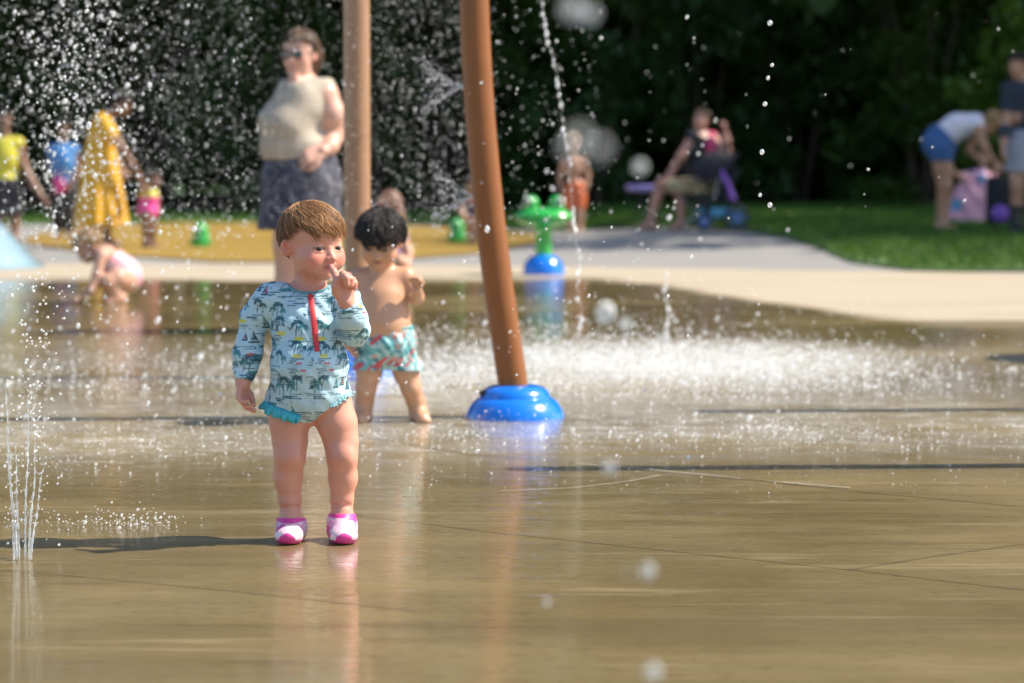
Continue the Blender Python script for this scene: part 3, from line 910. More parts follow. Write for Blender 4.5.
# ================================================================== the toddler in front
def girl():
    g0 = gnd(317, 541); Y0 = g0[1]
    base = np.array([g0[0], Y0, 0.0])
    F = Fig(base)
    J = lambda px, py, dy=0.0: at(px, py, Y0 + dy)
    skin = (.67, .32, .225)
    # torso
    F.ell(J(309, 393), (.088, .076, .062), 'torso', .03)
    F.ell(J(309, 364, -.012), (.088, .084, .070), 'torso', .03)
    F.ell(J(308, 327, -.002), (.084, .068, .066), 'torso', .03)
    F.cap(J(276, 300, .004), J(341, 302, .0), .037, .037, 'torso', .03)
    F.ell(J(309, 402, .045), (.075, .045, .055), 'torso', .03)          # nappy seat
    F.cap(J(309, 405, .0), J(309, 416, .0), .036, .024, 'torso', .02)
    # neck
    F.cap(J(308, 296, .014), J(310, 268, .008), .036, .032, 'neck', .022)
    # her right arm hangs, her left one is bent up to the mouth
    F.chain([J(268, 300, .0), J(255, 318, .012), J(250, 341, .012), J(247, 356, .0), J(243, 383, -.018)], [.033, .028, .0245, .0255, .0185], 'armR', .02)
    F.chain([J(344, 302, -.002), J(352, 318, -.012), J(355.5, 332, -.045)], [.033, .028, .0255], 'armL', .02)
    F.chain([J(355.5, 332, -.045), J(352, 318, -.082), J(346, 302, -.112)], [.0255, .0255, .0190], 'foreL', .02)
    # hands
    add_hand(F, J(243, 382, -.018), np.array([-.04, -.25, -1]), np.array([.80, -.30, .1]), .088, side=-1, curl=(.45, .55, .65, .7), thumb=.35, tag='handR', spread=.05)
    w = J(345.5, 301, -.113)
    H = lambda px, py, dy: J(px, py, dy)
    for (ax_, ay, ad), (bx, by, bd) in [((343, 299, -.113), (339.5, 285, -.118)), ((345, 299, -.113), (344, 283, -.120)), ((347, 299, -.110), (348, 284, -.116)), ((348.5, 299, -.106), (351, 287, -.108))]:
        F.cap(H(ax_, ay, ad), H(bx, by, bd), .0125, .0105, 'handL', .008)
    # index out to the lip, the other three folded
    F.chain([H(339.5, 285, -.118), H(336.5, 277, -.120), H(333.5, 271, -.110), H(331.2, 266.5, -.098)], [.0098, .0088, .0078, .0066], 'handL', .004)
    F.chain([H(344, 283, -.120), H(343, 274.5, -.136), H(346, 277.5, -.150), H(347, 284, -.148)], [.0098, .0090, .0082, .0074], 'handL', .0035)
    F.chain([H(348, 284, -.116), H(348, 276, -.130), H(350.5, 279, -.143), H(351, 285, -.141)], [.0096, .0088, .0080, .0072], 'handL', .0035)
    F.chain([H(351, 287, -.108), H(352.5, 280, -.118), H(354.5, 283, -.128), H(354.5, 288, -.127)], [.0088, .0080, .0072, .0064], 'handL', .0035)
    F.chain([H(341.5, 298, -.116), H(336.5, 292, -.124), H(335.5, 285, -.130), H(338, 280, -.134)], [.0115, .0100, .0090, .0078], 'handL', .006)
    # legs
    F.chain([J(287, 402, .004), J(289, 423, .002), J(290, 441, .0), J(290, 457, -.006), J(288, 478, .008), J(290, 500, .012), J(291, 521, .012)], [.048, .0445, .0395, .0350, .0330, .0250, .0200], 'legR', .012)
    F.chain([J(331, 400, .004), J(337, 423, .0), J(341, 441, -.002), J(342, 457, -.008), J(343, 478, .006), J(342, 500, .012), J(342, 519, .012)], [.048, .0455, .0390, .0345, .0325, .0250, .0200], 'legL', .012)
    F.ell(J(291, 455, -.030), (.020, .014, .020), 'legR', .02)
    F.ell(J(342, 455, -.034), (.020, .014, .020), 'legL', .02)
    # soft creases over knees and ankles
    for px, py, w_, dy in ((291, 509, .018, -.0185), (342, 507, .018, -.0185)):
        F.cap(J(px, py, dy) - np.array([w_, -.012, 0]), J(px, py - 1, dy - .004), .003, .003, 'crease', .012, op=-1)
        F.cap(J(px, py - 1, dy - .004), J(px, py, dy) + np.array([w_, .012, 0]), .003, .003, 'crease', .012, op=-1)
    # feet inside the shoes
    for (px, py, dx) in ((291, 521, -.02), (342, 519, .12)):
        an = J(px, py, .012)
        add_foot(F, an, (dx, -1, 0), .112, .010, 'foot', False, .0165)
    # head, turned to the right of the picture and a little down
    hc = J(313.3, 242.3, -.006)
    add_head(F, hc, (.64, -.765, -.10), (.03, -.05, 1), 'toddler', .905, True)
    def extra(V, cols):
        W = V + base
        z = W[:, 2]
        red = np.array([.62, .24, .19])
        def put(wt, c):
            wt = np.clip(wt, 0, 1)[:, None]; cols[:] = cols * (1 - wt) + np.array(c) * wt
        for px, py, r_ in ((290, 457, .03), (342, 457, .03)):
            c = J(px, py, -.03); put(np.exp(-((W - c) ** 2).sum(1) / r_ ** 2) * .30, red)
        for px, py, dy in ((243, 395, -.02), (348, 283, -.13), (334, 270, -.11)):
            c = J(px, py, dy); put(np.exp(-((W - c) ** 2).sum(1) / .03 ** 2) * .40, red)
        n_ = vnoise(V, 60, 5); put((n_ * .5 + .1).clip(0, 1) * .18, red)
        return cols
    body = body_obj(F, 'person', .0021, skin, 'toddler in blue printed long sleeved swimsuit and pink shoes, finger at the lips', 'child', None, (.52, .15, .14), (.26, .14, .07), .85, 1, extra)
    add_eyes(F, body, (.05, .035, .028), (.45, .42, .40), (.32, -.08))

    # ---------------------------------------------------------------- swimsuit with its island print
    R_ = .0007
    x0, x1, z0, z1 = -.26, .20, .22, .66
    wpx, hpx = int((x1 - x0) / R_), int((z1 - z0) / R_)
    basec = np.array([.44, .635, .715]); img = np.tile(basec, (hpx, wpx, 1))
    gx, gz = np.meshgrid(x0 + R_ * np.arange(wpx), z0 + R_ * np.arange(hpx))
    q = random.Random(4)
    navy, teal, redc, yel, wht = (.018, .075, .115), (.05, .22, .25), (.60, .07, .09), (.62, .60, .10), (.66, .78, .80)
    def stroke(P, wd, col, a=1.0):
        for (xa, za), (xb, zb) in zip(P[:-1], P[1:]):
            i0 = max(0, int((min(xa, xb) - wd - x0) / R_)); i1 = min(wpx, int((max(xa, xb) + wd - x0) / R_) + 2)
            j0 = max(0, int((min(za, zb) - wd - z0) / R_)); j1 = min(hpx, int((max(za, zb) + wd - z0) / R_) + 2)
            if i1 <= i0 or j1 <= j0: continue
            X = gx[j0:j1, i0:i1]; Z = gz[j0:j1, i0:i1]
            L2 = (xb - xa) ** 2 + (zb - za) ** 2 + 1e-12
            t = np.clip(((X - xa) * (xb - xa) + (Z - za) * (zb - za)) / L2, 0, 1)
            d = np.hypot(X - xa - t * (xb - xa), Z - za - t * (zb - za))
            m = (np.clip((wd / 2 - d) / R_ + .5, 0, 1) * a)[..., None]
            img[j0:j1, i0:i1] = img[j0:j1, i0:i1] * (1 - m) + np.array(col) * m
    def tri(A, B, C, col):
        m = np.ones_like(gx, bool)
        for (p, r) in ((A, B), (B, C), (C, A)):
            m &= ((r[0] - p[0]) * (gz - p[1]) - (r[1] - p[1]) * (gx - p[0])) >= 0
        img[m] = col
    def disc(cx, cz, rx, rz, col, a=1.0):
        m = (((gx - cx) / rx) ** 2 + ((gz - cz) / rz) ** 2) < 1
        img[m] = img[m] * (1 - a) + np.array(col) * a
    def palm(x, z, s, col=navy):
        P = [(x + s * .12 * math.sin(t * 1.3), z + s * t) for t in np.linspace(0, 1, 7)]
        stroke(P, .0022, col); tx, tz = P[-1]
        for k in range(9):
            an = -.5 + (PI + 1.0) * k / 8; L_ = s * q.uniform(.38, .52)
            P2 = [(tx + L_ * t * math.cos(an), tz + L_ * (t * math.sin(an) * .8 - .75 * t * t * .6)) for t in np.linspace(0, 1, 6)]
            stroke(P2, .0034, col if k % 3 else teal)
    def waves(x, z, n, L_, col=navy):
        for i in range(n):
            xx = x + q.uniform(-.3, .3) * L_; zz = z - i * .0052; l = L_ * q.uniform(.3, .8)
            stroke([(xx, zz), (xx + l * .5, zz + q.uniform(-.001, .001)), (xx + l, zz)], q.choice([.0016, .0022, .003]), col, .9)
    def boat(x, z, s, c1, c2):
        stroke([(x - s * .3, z), (x + s * .3, z)], .004, navy)
        stroke([(x, z), (x, z + s)], .0016, navy)
        tri((x + .001, z + s * .12), (x + s * .34, z + s * .12), (x + .001, z + s * .95), c1)
        tri((x - s * .26, z + s * .12), (x - .0015, z + s * .12), (x - .0015, z + s * .8), c2)
    # a lighter wash and thin horizon lines first
    for i in range(70): disc(q.uniform(x0, x1), q.uniform(z0, z1), q.uniform(.008, .03), q.uniform(.003, .009), q.choice([wht, (.34, .57, .64), (.47, .69, .74)]), .5)
    zc = .225; kd = 0
    while zc < z1:
        x = x0 + q.uniform(0, .03)
        while x < x1:
            kd = q.choice([0, 0, 1, 2, 3, 3]); zj = zc + q.uniform(-.020, .020)
            if kd in (0, 1):
                s = q.uniform(.024, .042)
                palm(x, zj - .012, s)
                if q.random() < .8: palm(x + q.uniform(.012, .02), zj - .014, s * q.uniform(.55, .85), q.choice([navy, teal]))
                if q.random() < .5: palm(x - .012, zj - .010, s * .6, teal)
                r_ = q.random()
                if r_ < .22: disc(x + .010, zj - .014, q.uniform(.010, .016), .0045, yel)
                elif r_ < .6: disc(x + .010, zj - .015, .016, .004, teal)
                waves(x - .016, zj - .020, 3, .042); x += q.uniform(.036, .052)
            elif kd == 2:
                for b in range(q.randint(1, 3)): boat(x + b * .019, zj - .012 + q.uniform(-.010, .010), q.uniform(.018, .028), *([(redc, navy), (navy, teal), (navy, redc), (teal, navy)][q.randint(0, 3)]))
                waves(x - .012, zj - .02, 2, .045); x += q.uniform(.040, .056)
            else:
                waves(x - .016, zj + .010, q.randint(3, 7), q.uniform(.035, .07))
                if q.random() < .5: stroke([(x, zj + .012), (x + .011, zj + .0125)], .005, redc, .9)
                if q.random() < .4: stroke([(x + .012, zj - .004), (x + .022, zj - .004)], .0045, q.choice([redc, teal, navy]), .9)
                x += q.uniform(.038, .055)
        zc += q.uniform(.041, .050)
    for i in range(150):
        xx, zz = q.uniform(x0, x1), q.uniform(z0, z1)
        stroke([(xx, zz), (xx + q.uniform(-.006, .006), zz + q.uniform(-.006, .006))], q.uniform(.0015, .004), navy)
    def patt(V, cols):
        u = V[:, 0] + .35 * V[:, 1] * np.sign(V[:, 0]); v = V[:, 2]
        i = np.clip(((u - x0) / R_).astype(int), 0, wpx - 1); j = np.clip(((v - z0) / R_).astype(int), 0, hpx - 1)
        return img[j, i]
    def thighs(Fq):
        return [p for p in F.p if p['tag'] in ('torso', 'armR', 'armL', 'foreL') or (p['tag'] in ('legR', 'legL') and p['hi'][2] > .27)]
    def above(pa, pb):
        A, B = F.L(J(*pa)), F.L(J(*pb))
        d = nrm([B[0] - A[0], 0, B[2] - A[2]]); n_ = np.array([d[2], 0, -d[0]])
        if n_[2] > 0: n_ = -n_
        return lambda X, Y, Z: (X - A[0]) * n_[0] + (Z - A[2]) * n_[2] + 0 * Y
    nb = F.L(J(309.5, 281, .004))
    reg = both(above((262, 402), (304, 421.5)), above((352, 389), (312, 421.5)),
               plane(F, J(309, 421.5), (0, 0, -1)),
               cut_near(F, J(243.3, 380.5, -.017), J(243, 383, -.018) - J(247, 356, 0), .06),
               cut_near(F, J(346.3, 303.5, -.110), J(346, 302, -.112) - J(352, 318, -.082), .05),
               lambda X, Y, Z: -(np.sqrt((X - nb[0]) ** 2 + (Y - nb[1]) ** 2 + ((Z - nb[2]) * 1.35) ** 2) - .052))
    wr = lambda X, Y, Z: .0014 * np.sin(150 * (Z + .35 * X) + 3 * np.sin(30 * X)) * np.sin(40 * Y + 55 * X) + .0010 * np.sin(95 * (X - .6 * Z))
    suit = garment(F, body, 'swimsuit', .0023, None, .0045, basec, reg, SWIM, 1, thighs(F), patt, wr)
    # ---- things sewn on the suit: found on its surface
    Vs = np.array([v.co for v in suit.data.vertices]); 
    bvh = BVHTree.FromPolygons([tuple(v) for v in Vs], [tuple(p.vertices) for p in suit.data.polygons])
    Vb = np.array([v.co for v in body.data.vertices])
    bvb = BVHTree.FromPolygons([tuple(v) for v in Vb], [tuple(p.vertices) for p in body.data.polygons])
    def hit(px, py, both_=False):
        o_ = Vector(F.L(at(px, py, Y0 - .6))); d = Vector(nrm(ray(px, py)))
        h1 = bvh.ray_cast(o_, d)
        if both_:
            h2 = bvb.ray_cast(o_, d)
            if h1[0] is None or (h2[0] is not None and h2[3] < h1[3]): h1 = h2
        return (np.array(h1[0]), np.array(h1[1])) if h1[0] is not None else None
    # zip: flat band with a raised tape
    def strip(path, wd, th):
        m = MB(); rows = []
        for i, (px, py) in enumerate(path):
            h_ = hit(px, py)
            if h_ is None: continue
            rows.append(h_)
        V_ = []; 
        for i, (p, n_) in enumerate(rows):
            t = nrm(rows[min(i + 1, len(rows) - 1)][0] - rows[max(i - 1, 0)][0]); n_ = nrm(rows[max(0, i - 1)][1] + n_ + rows[min(len(rows) - 1, i + 1)][1]); sd = nrm(np.cross(t, n_))
            V_ += [p - sd * wd / 2 - n_ * .003, p - sd * wd / 2 + n_ * th * .6, p - sd * wd * .2 + n_ * th, p + sd * wd * .2 + n_ * th, p + sd * wd / 2 + n_ * th * .6, p + sd * wd / 2 - n_ * .003]
        k = 6; F_ = [(i * k + j, i * k + j + 1, (i + 1) * k + j + 1, (i + 1) * k + j) for i in range(len(rows) - 1) for j in range(k - 1)]
        F_ += [tuple(range(k)), tuple((len(rows) - 1) * k + j for j in reversed(range(k)))]
        return m.add(V_, F_)
    ZIP = simple('red_zip', (.62, .045, .05), .45, .2, 160, bump=.3)
    zp = strip([(308.5 + 9.3 * t + .6 * math.sin(5 * t), 285.5 + 66 * t) for t in np.linspace(0, 1, 30)], .0125, .0035).build('zip', ZIP, suit)
    h_ = hit(309.5, 289)
    m = MB()
    if h_ is not None:
        p, n_ = h_; m.box(p + n_ * .005, (.006, .004, .010)); m.box(p + n_ * .0055 - np.array([0, 0, .012]), (.0045, .003, .014))
        m.build('zip_pull', ZIP, suit, bevel=.0008)
    # collar band round the neck
    m = MB(); ring = []
    for i in range(40):
        th = 2 * PI * i / 40
        p = nb + np.array([.051 * math.cos(th), .050 * math.sin(th), -.004 - .006 * (1 - math.sin(th))])
        d = Vector((math.cos(th), math.sin(th), -.35)).normalized()
        o_ = Vector(nb) + Vector((0, 0, .02 - .028)) 
        hb = bvh.find_nearest(Vector(p))
        ring.append(np.array(hb[0]))
    ring.append(ring[0])
    m.tube(ring, .0032, 8, False)
    m.build('collar', simple('collar_trim', (.10, .30, .36), .6, .25, 120), suit)
    # frill round the leg opening
    def frill(path, drop, name, col):
        rows = []
        n_ = 70
        for i in range(n_):
            t = i / (n_ - 1); seg = t * (len(path) - 1); k = min(int(seg), len(path) - 2); f = seg - k
            px = path[k][0] * (1 - f) + path[k + 1][0] * f; py = path[k][1] * (1 - f) + path[k + 1][1] * f
            h_ = hit(px, py, True)
            if h_ is None: continue
            rows.append((h_[0], h_[1], t))
        V_ = []
        for i, (p, nn, t) in enumerate(rows):
            out = nrm([nn[0], nn[1], 0]); wv = math.sin(i * .9) * .5 + math.sin(i * .53 + 1) * .5
            ta = min(1, 5 * min(t + .05, 1.05 - t))
            for j, (dn, ou) in enumerate(((-.003, .002), (.004, .006), (.5, .0085 + .004 * wv), (1, .009 + .007 * wv))):
                dz = dn if j < 2 else dn * drop * ta * (1 + .12 * wv)
                V_.append(p + out * ou + np.array([0, 0, -dz]))
        F_ = [(i * 4 + j, i * 4 + j + 1, (i + 1) * 4 + j + 1, (i + 1) * 4 + j) for i in range(len(rows) - 1) for j in range(3)]
        o = raw_mesh(name, np.array(V_), F_, col, suit)
        md = o.modifiers.new('thick', 'SOLIDIFY'); md.thickness = .0018
        return o
    TEAL = simple('teal_frill', (.055, .42, .50), .6, .25, 60, bump=.3)
    frill([(263.0, 401), (270, 405), (282, 409.5), (294, 413.5), (301, 416)], .022, 'frill', TEAL)
    frill([(349.5, 391.5), (345, 395), (338, 400.5), (330, 407)], .0045, 'frill', simple('print_frill', (.30, .52, .56), .6, .5, 200, bump=.3))

    # ---------------------------------------------------------------- water shoes
    for i, (px, py, dx) in enumerate(((291, 521, -.02), (342, 519, .12))):
        an = J(px, py, .012); S = Fig(base)
        add_foot(S, an, (dx, -1, 0), .118, .004, 'foot', False, .0215)
        d = nrm([dx, -1, 0])
        S.ell(np.array([an[0], an[1], 0]) + d * .060 + np.array([0, 0, .020]), (.028, .030, .0165), 'foot', .012)
        S.ell(np.array([an[0], an[1], 0]) + d * .000 + np.array([0, 0, .022]), (.0245, .032, .022), 'foot', .012)
        S.cap(an - np.array([0, 0, .01]), an + np.array([0, 0, .025]), .0235, .0225, 'foot', .012)
        reg2 = both(plane(S, (an[0], an[1], .053 + (.010 if i else 0)), (0, .12, 1)), plane(S, (0, 0, .0035), (0, 0, -1)))
        n_seed = i
        def sp(V, cols, an=an, d=d, i=i):
            W = V + base; f = (W - an) @ d; zz = W[:, 2]; s_ = (W - an) @ np.array([d[1], -d[0], 0])
            mg = np.array([.72, .045, .30]); pk = np.array([.80, .50, .60]); wh = np.array([.80, .68, .72])
            n1 = vnoise(V, 170, 3 + i); n2 = vnoise(V, 95, 9 + i)
            cols[:] = pk
            cols[n1 > .12] = wh; cols[(n2 > .16)] = mg; cols[zz > .0470 + (.010 if i else 0)] = mg
            toe = (f > .052) & (zz < .020 + .010 * np.cos(s_ * 90))
            cols[toe & (np.abs(s_) < .019)] = mg
            cols[zz < .0115] = mg * .85
            st = np.abs(zz - (.046 - .25 * f)) < .0035
            cols[st & (f < .05)] = np.array([.85, .35, .55])
            return cols
        sh = garment(S, body, 'shoe', .0021, ['foot'], .0035, (.8, .7, .7), reg2, SWIM, 1, None, sp)
        # strap over the instep
        m = MB(); c = np.array([an[0], an[1], 0]) + d * .030 - base + np.array([0, 0, .033 + .005 * i])
        pts = []
        for t in np.linspace(-1.45, 1.45, 15):
            pts.append(c + np.array([d[1], -d[0], 0]) * math.sin(t) * .027 + np.array([0, 0, .021 * math.cos(t) - .006]) )
        m.tube(pts, .0062, 8)
        m.build('strap', simple('shoe_strap', (.82, .30, .52), .5, .3, 90), sh)

    # ---------------------------------------------------------------- wet brown hair
    HY = [-.11, -.06, -.034, -.016, .004, .030, .055, .085]; HZ = [-.060, -.058, -.034, .018, .036, .046, .043, .037]
    def hl(x, y):
        if hasattr(y, 'shape') and y.ndim:
            return np.interp(y.ravel(), HY, HZ).reshape(y.shape)
        return np.interp(y, HY, HZ) + .008 * math.sin(x * 120) + .007 * math.sin(x * 290 + 1)
    def hl2(x, y):
        return (hl(x, y) + .024) if hasattr(y, 'shape') and y.ndim else hl(x, y)
    add_hair(F, body, hl2, .0040, (.30, .150, .060), 2900, .004, HAIR, 3, (.015, -.045, .10), .00085, None, .9, .0048, .034, .26)
    return body
girl()
# ================================================================== the boy behind her
def boy():
    g0 = gnd(391, 421.5); Y0 = g0[1]
    base = np.array([g0[0], Y0, 0.0]); F = Fig(base)
    J = lambda px, py, dy=0.0: at(px, py, Y0 + dy)
    skin = (.56, .31, .185)
    F.ell(J(386, 346), (.088, .072, .058), 'torso', .065)
    F.ell(J(383, 322, -.014), (.084, .080, .062), 'torso', .065)
    F.ell(J(382, 296, .0), (.083, .062, .058), 'torso', .065)
    F.cap(J(382, 298, .002), J(383, 322, -.004), .068, .070, 'torso', .05)
    F.cap(J(359, 277, .0), J(405, 276, .0), .032, .032, 'torso', .045)
    F.cap(J(382, 276, .012), J(381, 258, -.01), .034, .034, 'neck', .03)
    F.chain([J(357, 279, .0), J(350, 300, .01), J(347, 318, -.01), J(348, 336, -.05)], [.032, .027, .025, .018], 'armR', .015)
    add_hand(F, J(348, 337, -.05), (.05, -.3, -1), (1, -.2, 0), .088, side=-1, curl=(.5, .6, .7, .8), thumb=.4)
    F.chain([J(407, 279, .0), J(413, 290, -.005), J(416.5, 297, -.035)], [.031, .026, .0245], 'armL', .015)
    F.chain([J(416.5, 297, -.035), J(417, 289, -.075)], [.0245, .018], 'armL', .012)
    add_hand(F, J(417, 288.5, -.077), (-.05, -.35, 1), (-.4, -.8, -.1), .085, side=1, curl=(1.3, 1.35, 1.4, 1.4), thumb=.9)
    F.chain([J(374, 352, .0), J(369, 372, -.01), J(366, 388, -.012), J(364.5, 402, .008), J(363, 412, .01)], [.048, .043, .034, .031, .020], 'legR', .012)
    F.chain([J(399, 352, .0), J(406, 372, -.004), J(411, 388, -.008), J(416, 402, .01), J(419, 411, .012)], [.048, .043, .034, .031, .020], 'legL', .012)
    add_foot(F, J(363, 412, .01), (-.1, -1, 0), .112, .0)
    add_foot(F, J(419, 411, .012), (.28, -1, 0), .112, .0)
    add_head(F, J(380.5, 240, -.02), (-.14, -.88, -.40), (-.02, -.4, 1), 'toddler', .90, True)
    b = body_obj(F, 'person', .003, skin, 'bare chested boy with wet black hair and teal swim shorts with red blotches', 'child', None, (.36, .14, .11), (.03, .02, .015), .3)
    add_eyes(F, b, (.02, .015, .012), (.5, .48, .46), (0, -.3))
    def pat(V, cols):
        teal = np.array([.13, .40, .42]); cols[:] = teal
        n1 = vnoise(V, 150, 21); n2 = vnoise(V, 210, 22); n3 = vnoise(V, 120, 23)
        cols[n2 > .12] = (.42, .58, .56); cols[n2 < -.30] = (.05, .20, .23); cols[n1 > .36] = (.60, .07, .07)
        cols[n3 < -.44] = (.62, .30, .26)
        return cols
    # loose shorts: the hips and flaring legs
    S = Fig(base)
    S.ell(J(386, 343), (.093, .078, .060), 'shorts', .03)
    S.cap(J(386, 326), J(386, 340), .075, .085, 'shorts', .03)
    S.cap(J(375, 350), J(371, 371, -.01), .052, .055, 'shorts', .02)
    S.cap(J(397, 350), J(405, 372, -.004), .052, .055, 'shorts', .02)
    reg = both(plane(S, J(386, 324), (0, 0, 1)), plane(S, J(370, 369), (-.02, 0, -1)))
    wr = lambda X, Y, Z: .003 * np.sin(110 * X + 60 * Y + 5 * np.sin(20 * Z)) * (Z < .33) + 0 * Z
    sh = garment(S, b, 'swim_shorts', .003, ['shorts'], .008, (.13, .4, .42), reg, SWIM, 1, None, pat, wr)
    m = MB()
    bv = BVHTree.FromPolygons([tuple(v.co) for v in sh.data.vertices], [tuple(p.vertices) for p in sh.data.polygons])
    ring = []
    for i in range(33):
        th = 2 * PI * i / 32
        h = bv.ray_cast(Vector(F.L(J(386, 327))) + Vector((math.cos(th), math.sin(th), 0)) * .4, Vector((-math.cos(th), -math.sin(th), 0)))
        if h[0] is not None: ring.append(h[0])
    m.tube(ring, .0055, 8, False); m.build('waistband', simple('waistband', (.10, .33, .36), .6, .3, 90), sh)
    HY = [-.11, -.06, -.034, -.01, .01, .040, .060, .09]; HZ = [-.058, -.055, -.030, .004, .030, .034, .028, .022]
    def hl(x, y):
        if hasattr(y, 'shape') and y.ndim: return np.interp(y.ravel(), HY, HZ).reshape(y.shape) + .012
        return np.interp(y, HY, HZ) + .013 * math.sin(x * 110) + .010 * math.sin(x * 240 + 1)
    add_hair(F, b, hl, .005, (.026, .020, .018), 1500, .005, HAIR, 5, (0, -.04, .1), .0016, None, .5, .013, .042, .34)
boy()
# ================================================================== the people behind, softer in the lens
def hairfn(HY, HZ, wob=.006):
    def hl(x, y):
        if hasattr(y, 'shape') and y.ndim: return np.interp(y.ravel(), HY, HZ).reshape(y.shape) + .008
        return np.interp(y, HY, HZ) + wob * math.sin(x * 130)
    return hl
LONG = hairfn([-.12, -.06, -.03, 0, .03, .07, .1], [-.09, -.08, -.05, .0, .045, .06, .062])
SHORT = hairfn([-.12, -.06, -.03, 0, .03, .07, .1], [-.05, -.045, -.01, .02, .05, .058, .06])
BROWNH, DARKH, BLONDH = (.10, .055, .028), (.018, .014, .012), (.36, .22, .09)

def pick(F, tags): return [p for p in F.p if any(p['tag'].startswith(t) for t in tags)]

# ---- woman in the beige top
def woman_beige():
    g0 = gnd(300, 331); Y0 = g0[1]; base = np.array([g0[0], Y0, 0]); F = Fig(base)
    J = lambda px, py, dy=0.0: at(px, py, Y0 + dy)
    skin = (.62, .36, .27)
    F.ell(J(302, 180, .02), (.19, .17, .15), 'torso', .05)
    F.ell(J(299, 148, .0), (.165, .165, .12), 'torso', .06)
    F.ell(J(303, 114, .02), (.145, .145, .15), 'torso', .06)
    F.cap(J(296, 94, -.02), J(277, 124, -.04), .075, .088, 'torso', .06)
    F.cap(J(304, 96, -.07), J(287, 126, -.11), .075, .082, 'torso', .06)
    F.ell(J(287, 146, -.02), (.105, .12, .075), 'torso', .07)
    F.cap(J(292, 88, .11), J(322, 91, -.02), .055, .062, 'torso', .06)
    F.cap(J(305, 90, .05), J(299, 68, .005), .060, .052, 'neck', .05)
    F.chain([J(326, 95, -.03), J(332, 114, -.04), J(333, 136, -.01)], [.066, .062, .050], 'armL', .03)
    F.chain([J(333, 136, -.01), J(330, 146, -.09), J(323, 151, -.15)], [.048, .042, .028], 'armL', .03)
    add_hand(F, J(323, 151.5, -.15), (-.75, -.25, -.2), (.1, .9, -.4), .18, side=1, curl=(.5, .5, .6, .6), thumb=.3)
    F.chain([J(291, 92, .16), J(286, 112, .20), J(283, 136, .22)], [.055, .048, .042], 'armR', .03)
    F.chain([J(283, 136, .22), J(290, 152, .18)], [.042, .030], 'armR', .03)
    add_hand(F, J(290, 152, .17), (.5, -.3, -.8), (.5, -.6, .2), .17, side=1, curl=(.4, .4, .5, .6))
    for px, s in ((288, 0), (312, 1)):
        F.chain([J(px + (4 if s == 0 else -2), 195, .02), J(px, 245, .0), J(px, 285, .02), J(px, 318, .02)], [.115, .072, .066, .038], 'leg', .03)
        add_foot(F, J(px, 321, .02), (-.3, -1, 0), .235, .02)
    add_head(F, J(299.5, 54, -.02), (-.34, -.93, -.06), (0, 0, 1), 'adult', 1.08, True)
    b = body_obj(F, 'person', .008, skin, 'woman in beige sleeveless top, dark patterned skirt and glasses standing behind the toddler', 'woman', None, (.62, .24, .22), (.12, .07, .04), .4)
    add_eyes(F, b)
    tp = [p for p in F.p if p['tag'] == 'torso']
    nk = F.L(J(297, 72, -.05))
    reg = both(plane(F, J(300, 160), (0, 0, -1)), plane(F, J(300, 78), (0, .0, 1)),
               lambda X, Y, Z: -(np.sqrt((X - nk[0]) ** 2 + (Y - nk[1]) ** 2 + (Z - nk[2]) ** 2) - .085))
    def ribs(V, cols):
        n1 = vnoise(V, 60, 4); cols *= (1 + .10 * np.sign(np.sin(V[:, 2] * 320)) * .4 + .12 * n1)[:, None]; return cols
    fold = lambda X, Y, Z: .006 * np.sin(34 * Z + 9 * X) * np.sin(11 * X + 3 * Y) + 0 * Z
    garment(F, b, 'top', .009, None, .012, (.42, .355, .28), reg, CLOTH, 1, tp, ribs, fold)
    S = Fig(base)
    S.ell(J(302, 182, .02), (.20, .18, .14), 's', .05)
    S.cap(J(301, 168, .01), J(300, 232, .01), .185, .215, 's', .05)
    def pat(V, cols):
        n1 = vnoise(V, 55, 8); n2 = vnoise(V, 90, 9)
        cols[:] = (.035, .035, .055); cols[n1 > .22] = (.075, .075, .10); cols[n2 > .36] = (.14, .135, .16); return cols
    reg = both(plane(S, J(300, 153), (0, 0, 1)), plane(S, J(300, 228), (.05, 0, -1)))
    pl = lambda X, Y, Z: .012 * np.sin(14 * np.arctan2(Y + 0 * Z, X)) * np.clip((.75 - Z) * 2.2, 0, 1)
    garment(S, b, 'skirt', .010, ['s'], .004, (.05, .05, .07), reg, CLOTH, 1, None, pat, pl)
    # hair drawn back, falling on the shoulder
    H = Fig(base); H.chain([J(309, 44, .06), J(313, 56, .09), J(315, 70, .10)], [.055, .05, .025], 'h', .03)
    add_hair(F, b, LONG, .005, (.075, .04, .02), 240, .008, HAIR, 9, rad=.004, extra=[H.mesh(.009, ['h'])])
    # glasses
    c, R, Sx, D, kd = F.head
    W = lambda p: c + R @ (np.array(p) * Sx) - base
    G = MB()
    for sg in (-1, 1):
        cen = W((sg * .032, .100, .0)); pts = []
        for i in range(21):
            th = 2 * PI * i / 20
            pts.append(cen + R @ np.array([.027 * math.cos(th), -.006 * abs(math.cos(th)), .020 * math.sin(th)]))
        G.tube(pts, .0032, 6, False)
        G.tube([W((sg * .060, .094, .004)), W((sg * .078, .04, .006)), W((sg * .078, -.005, .004))], .003, 6)
    G.tube([W((-.006, .103, .004)), W((0, .106, .006)), W((.006, .103, .004))], .003, 6)
    gl = G.build('glasses', simple('dark_frame', (.02, .018, .02), .3, .1), b)
    Ln = MB()
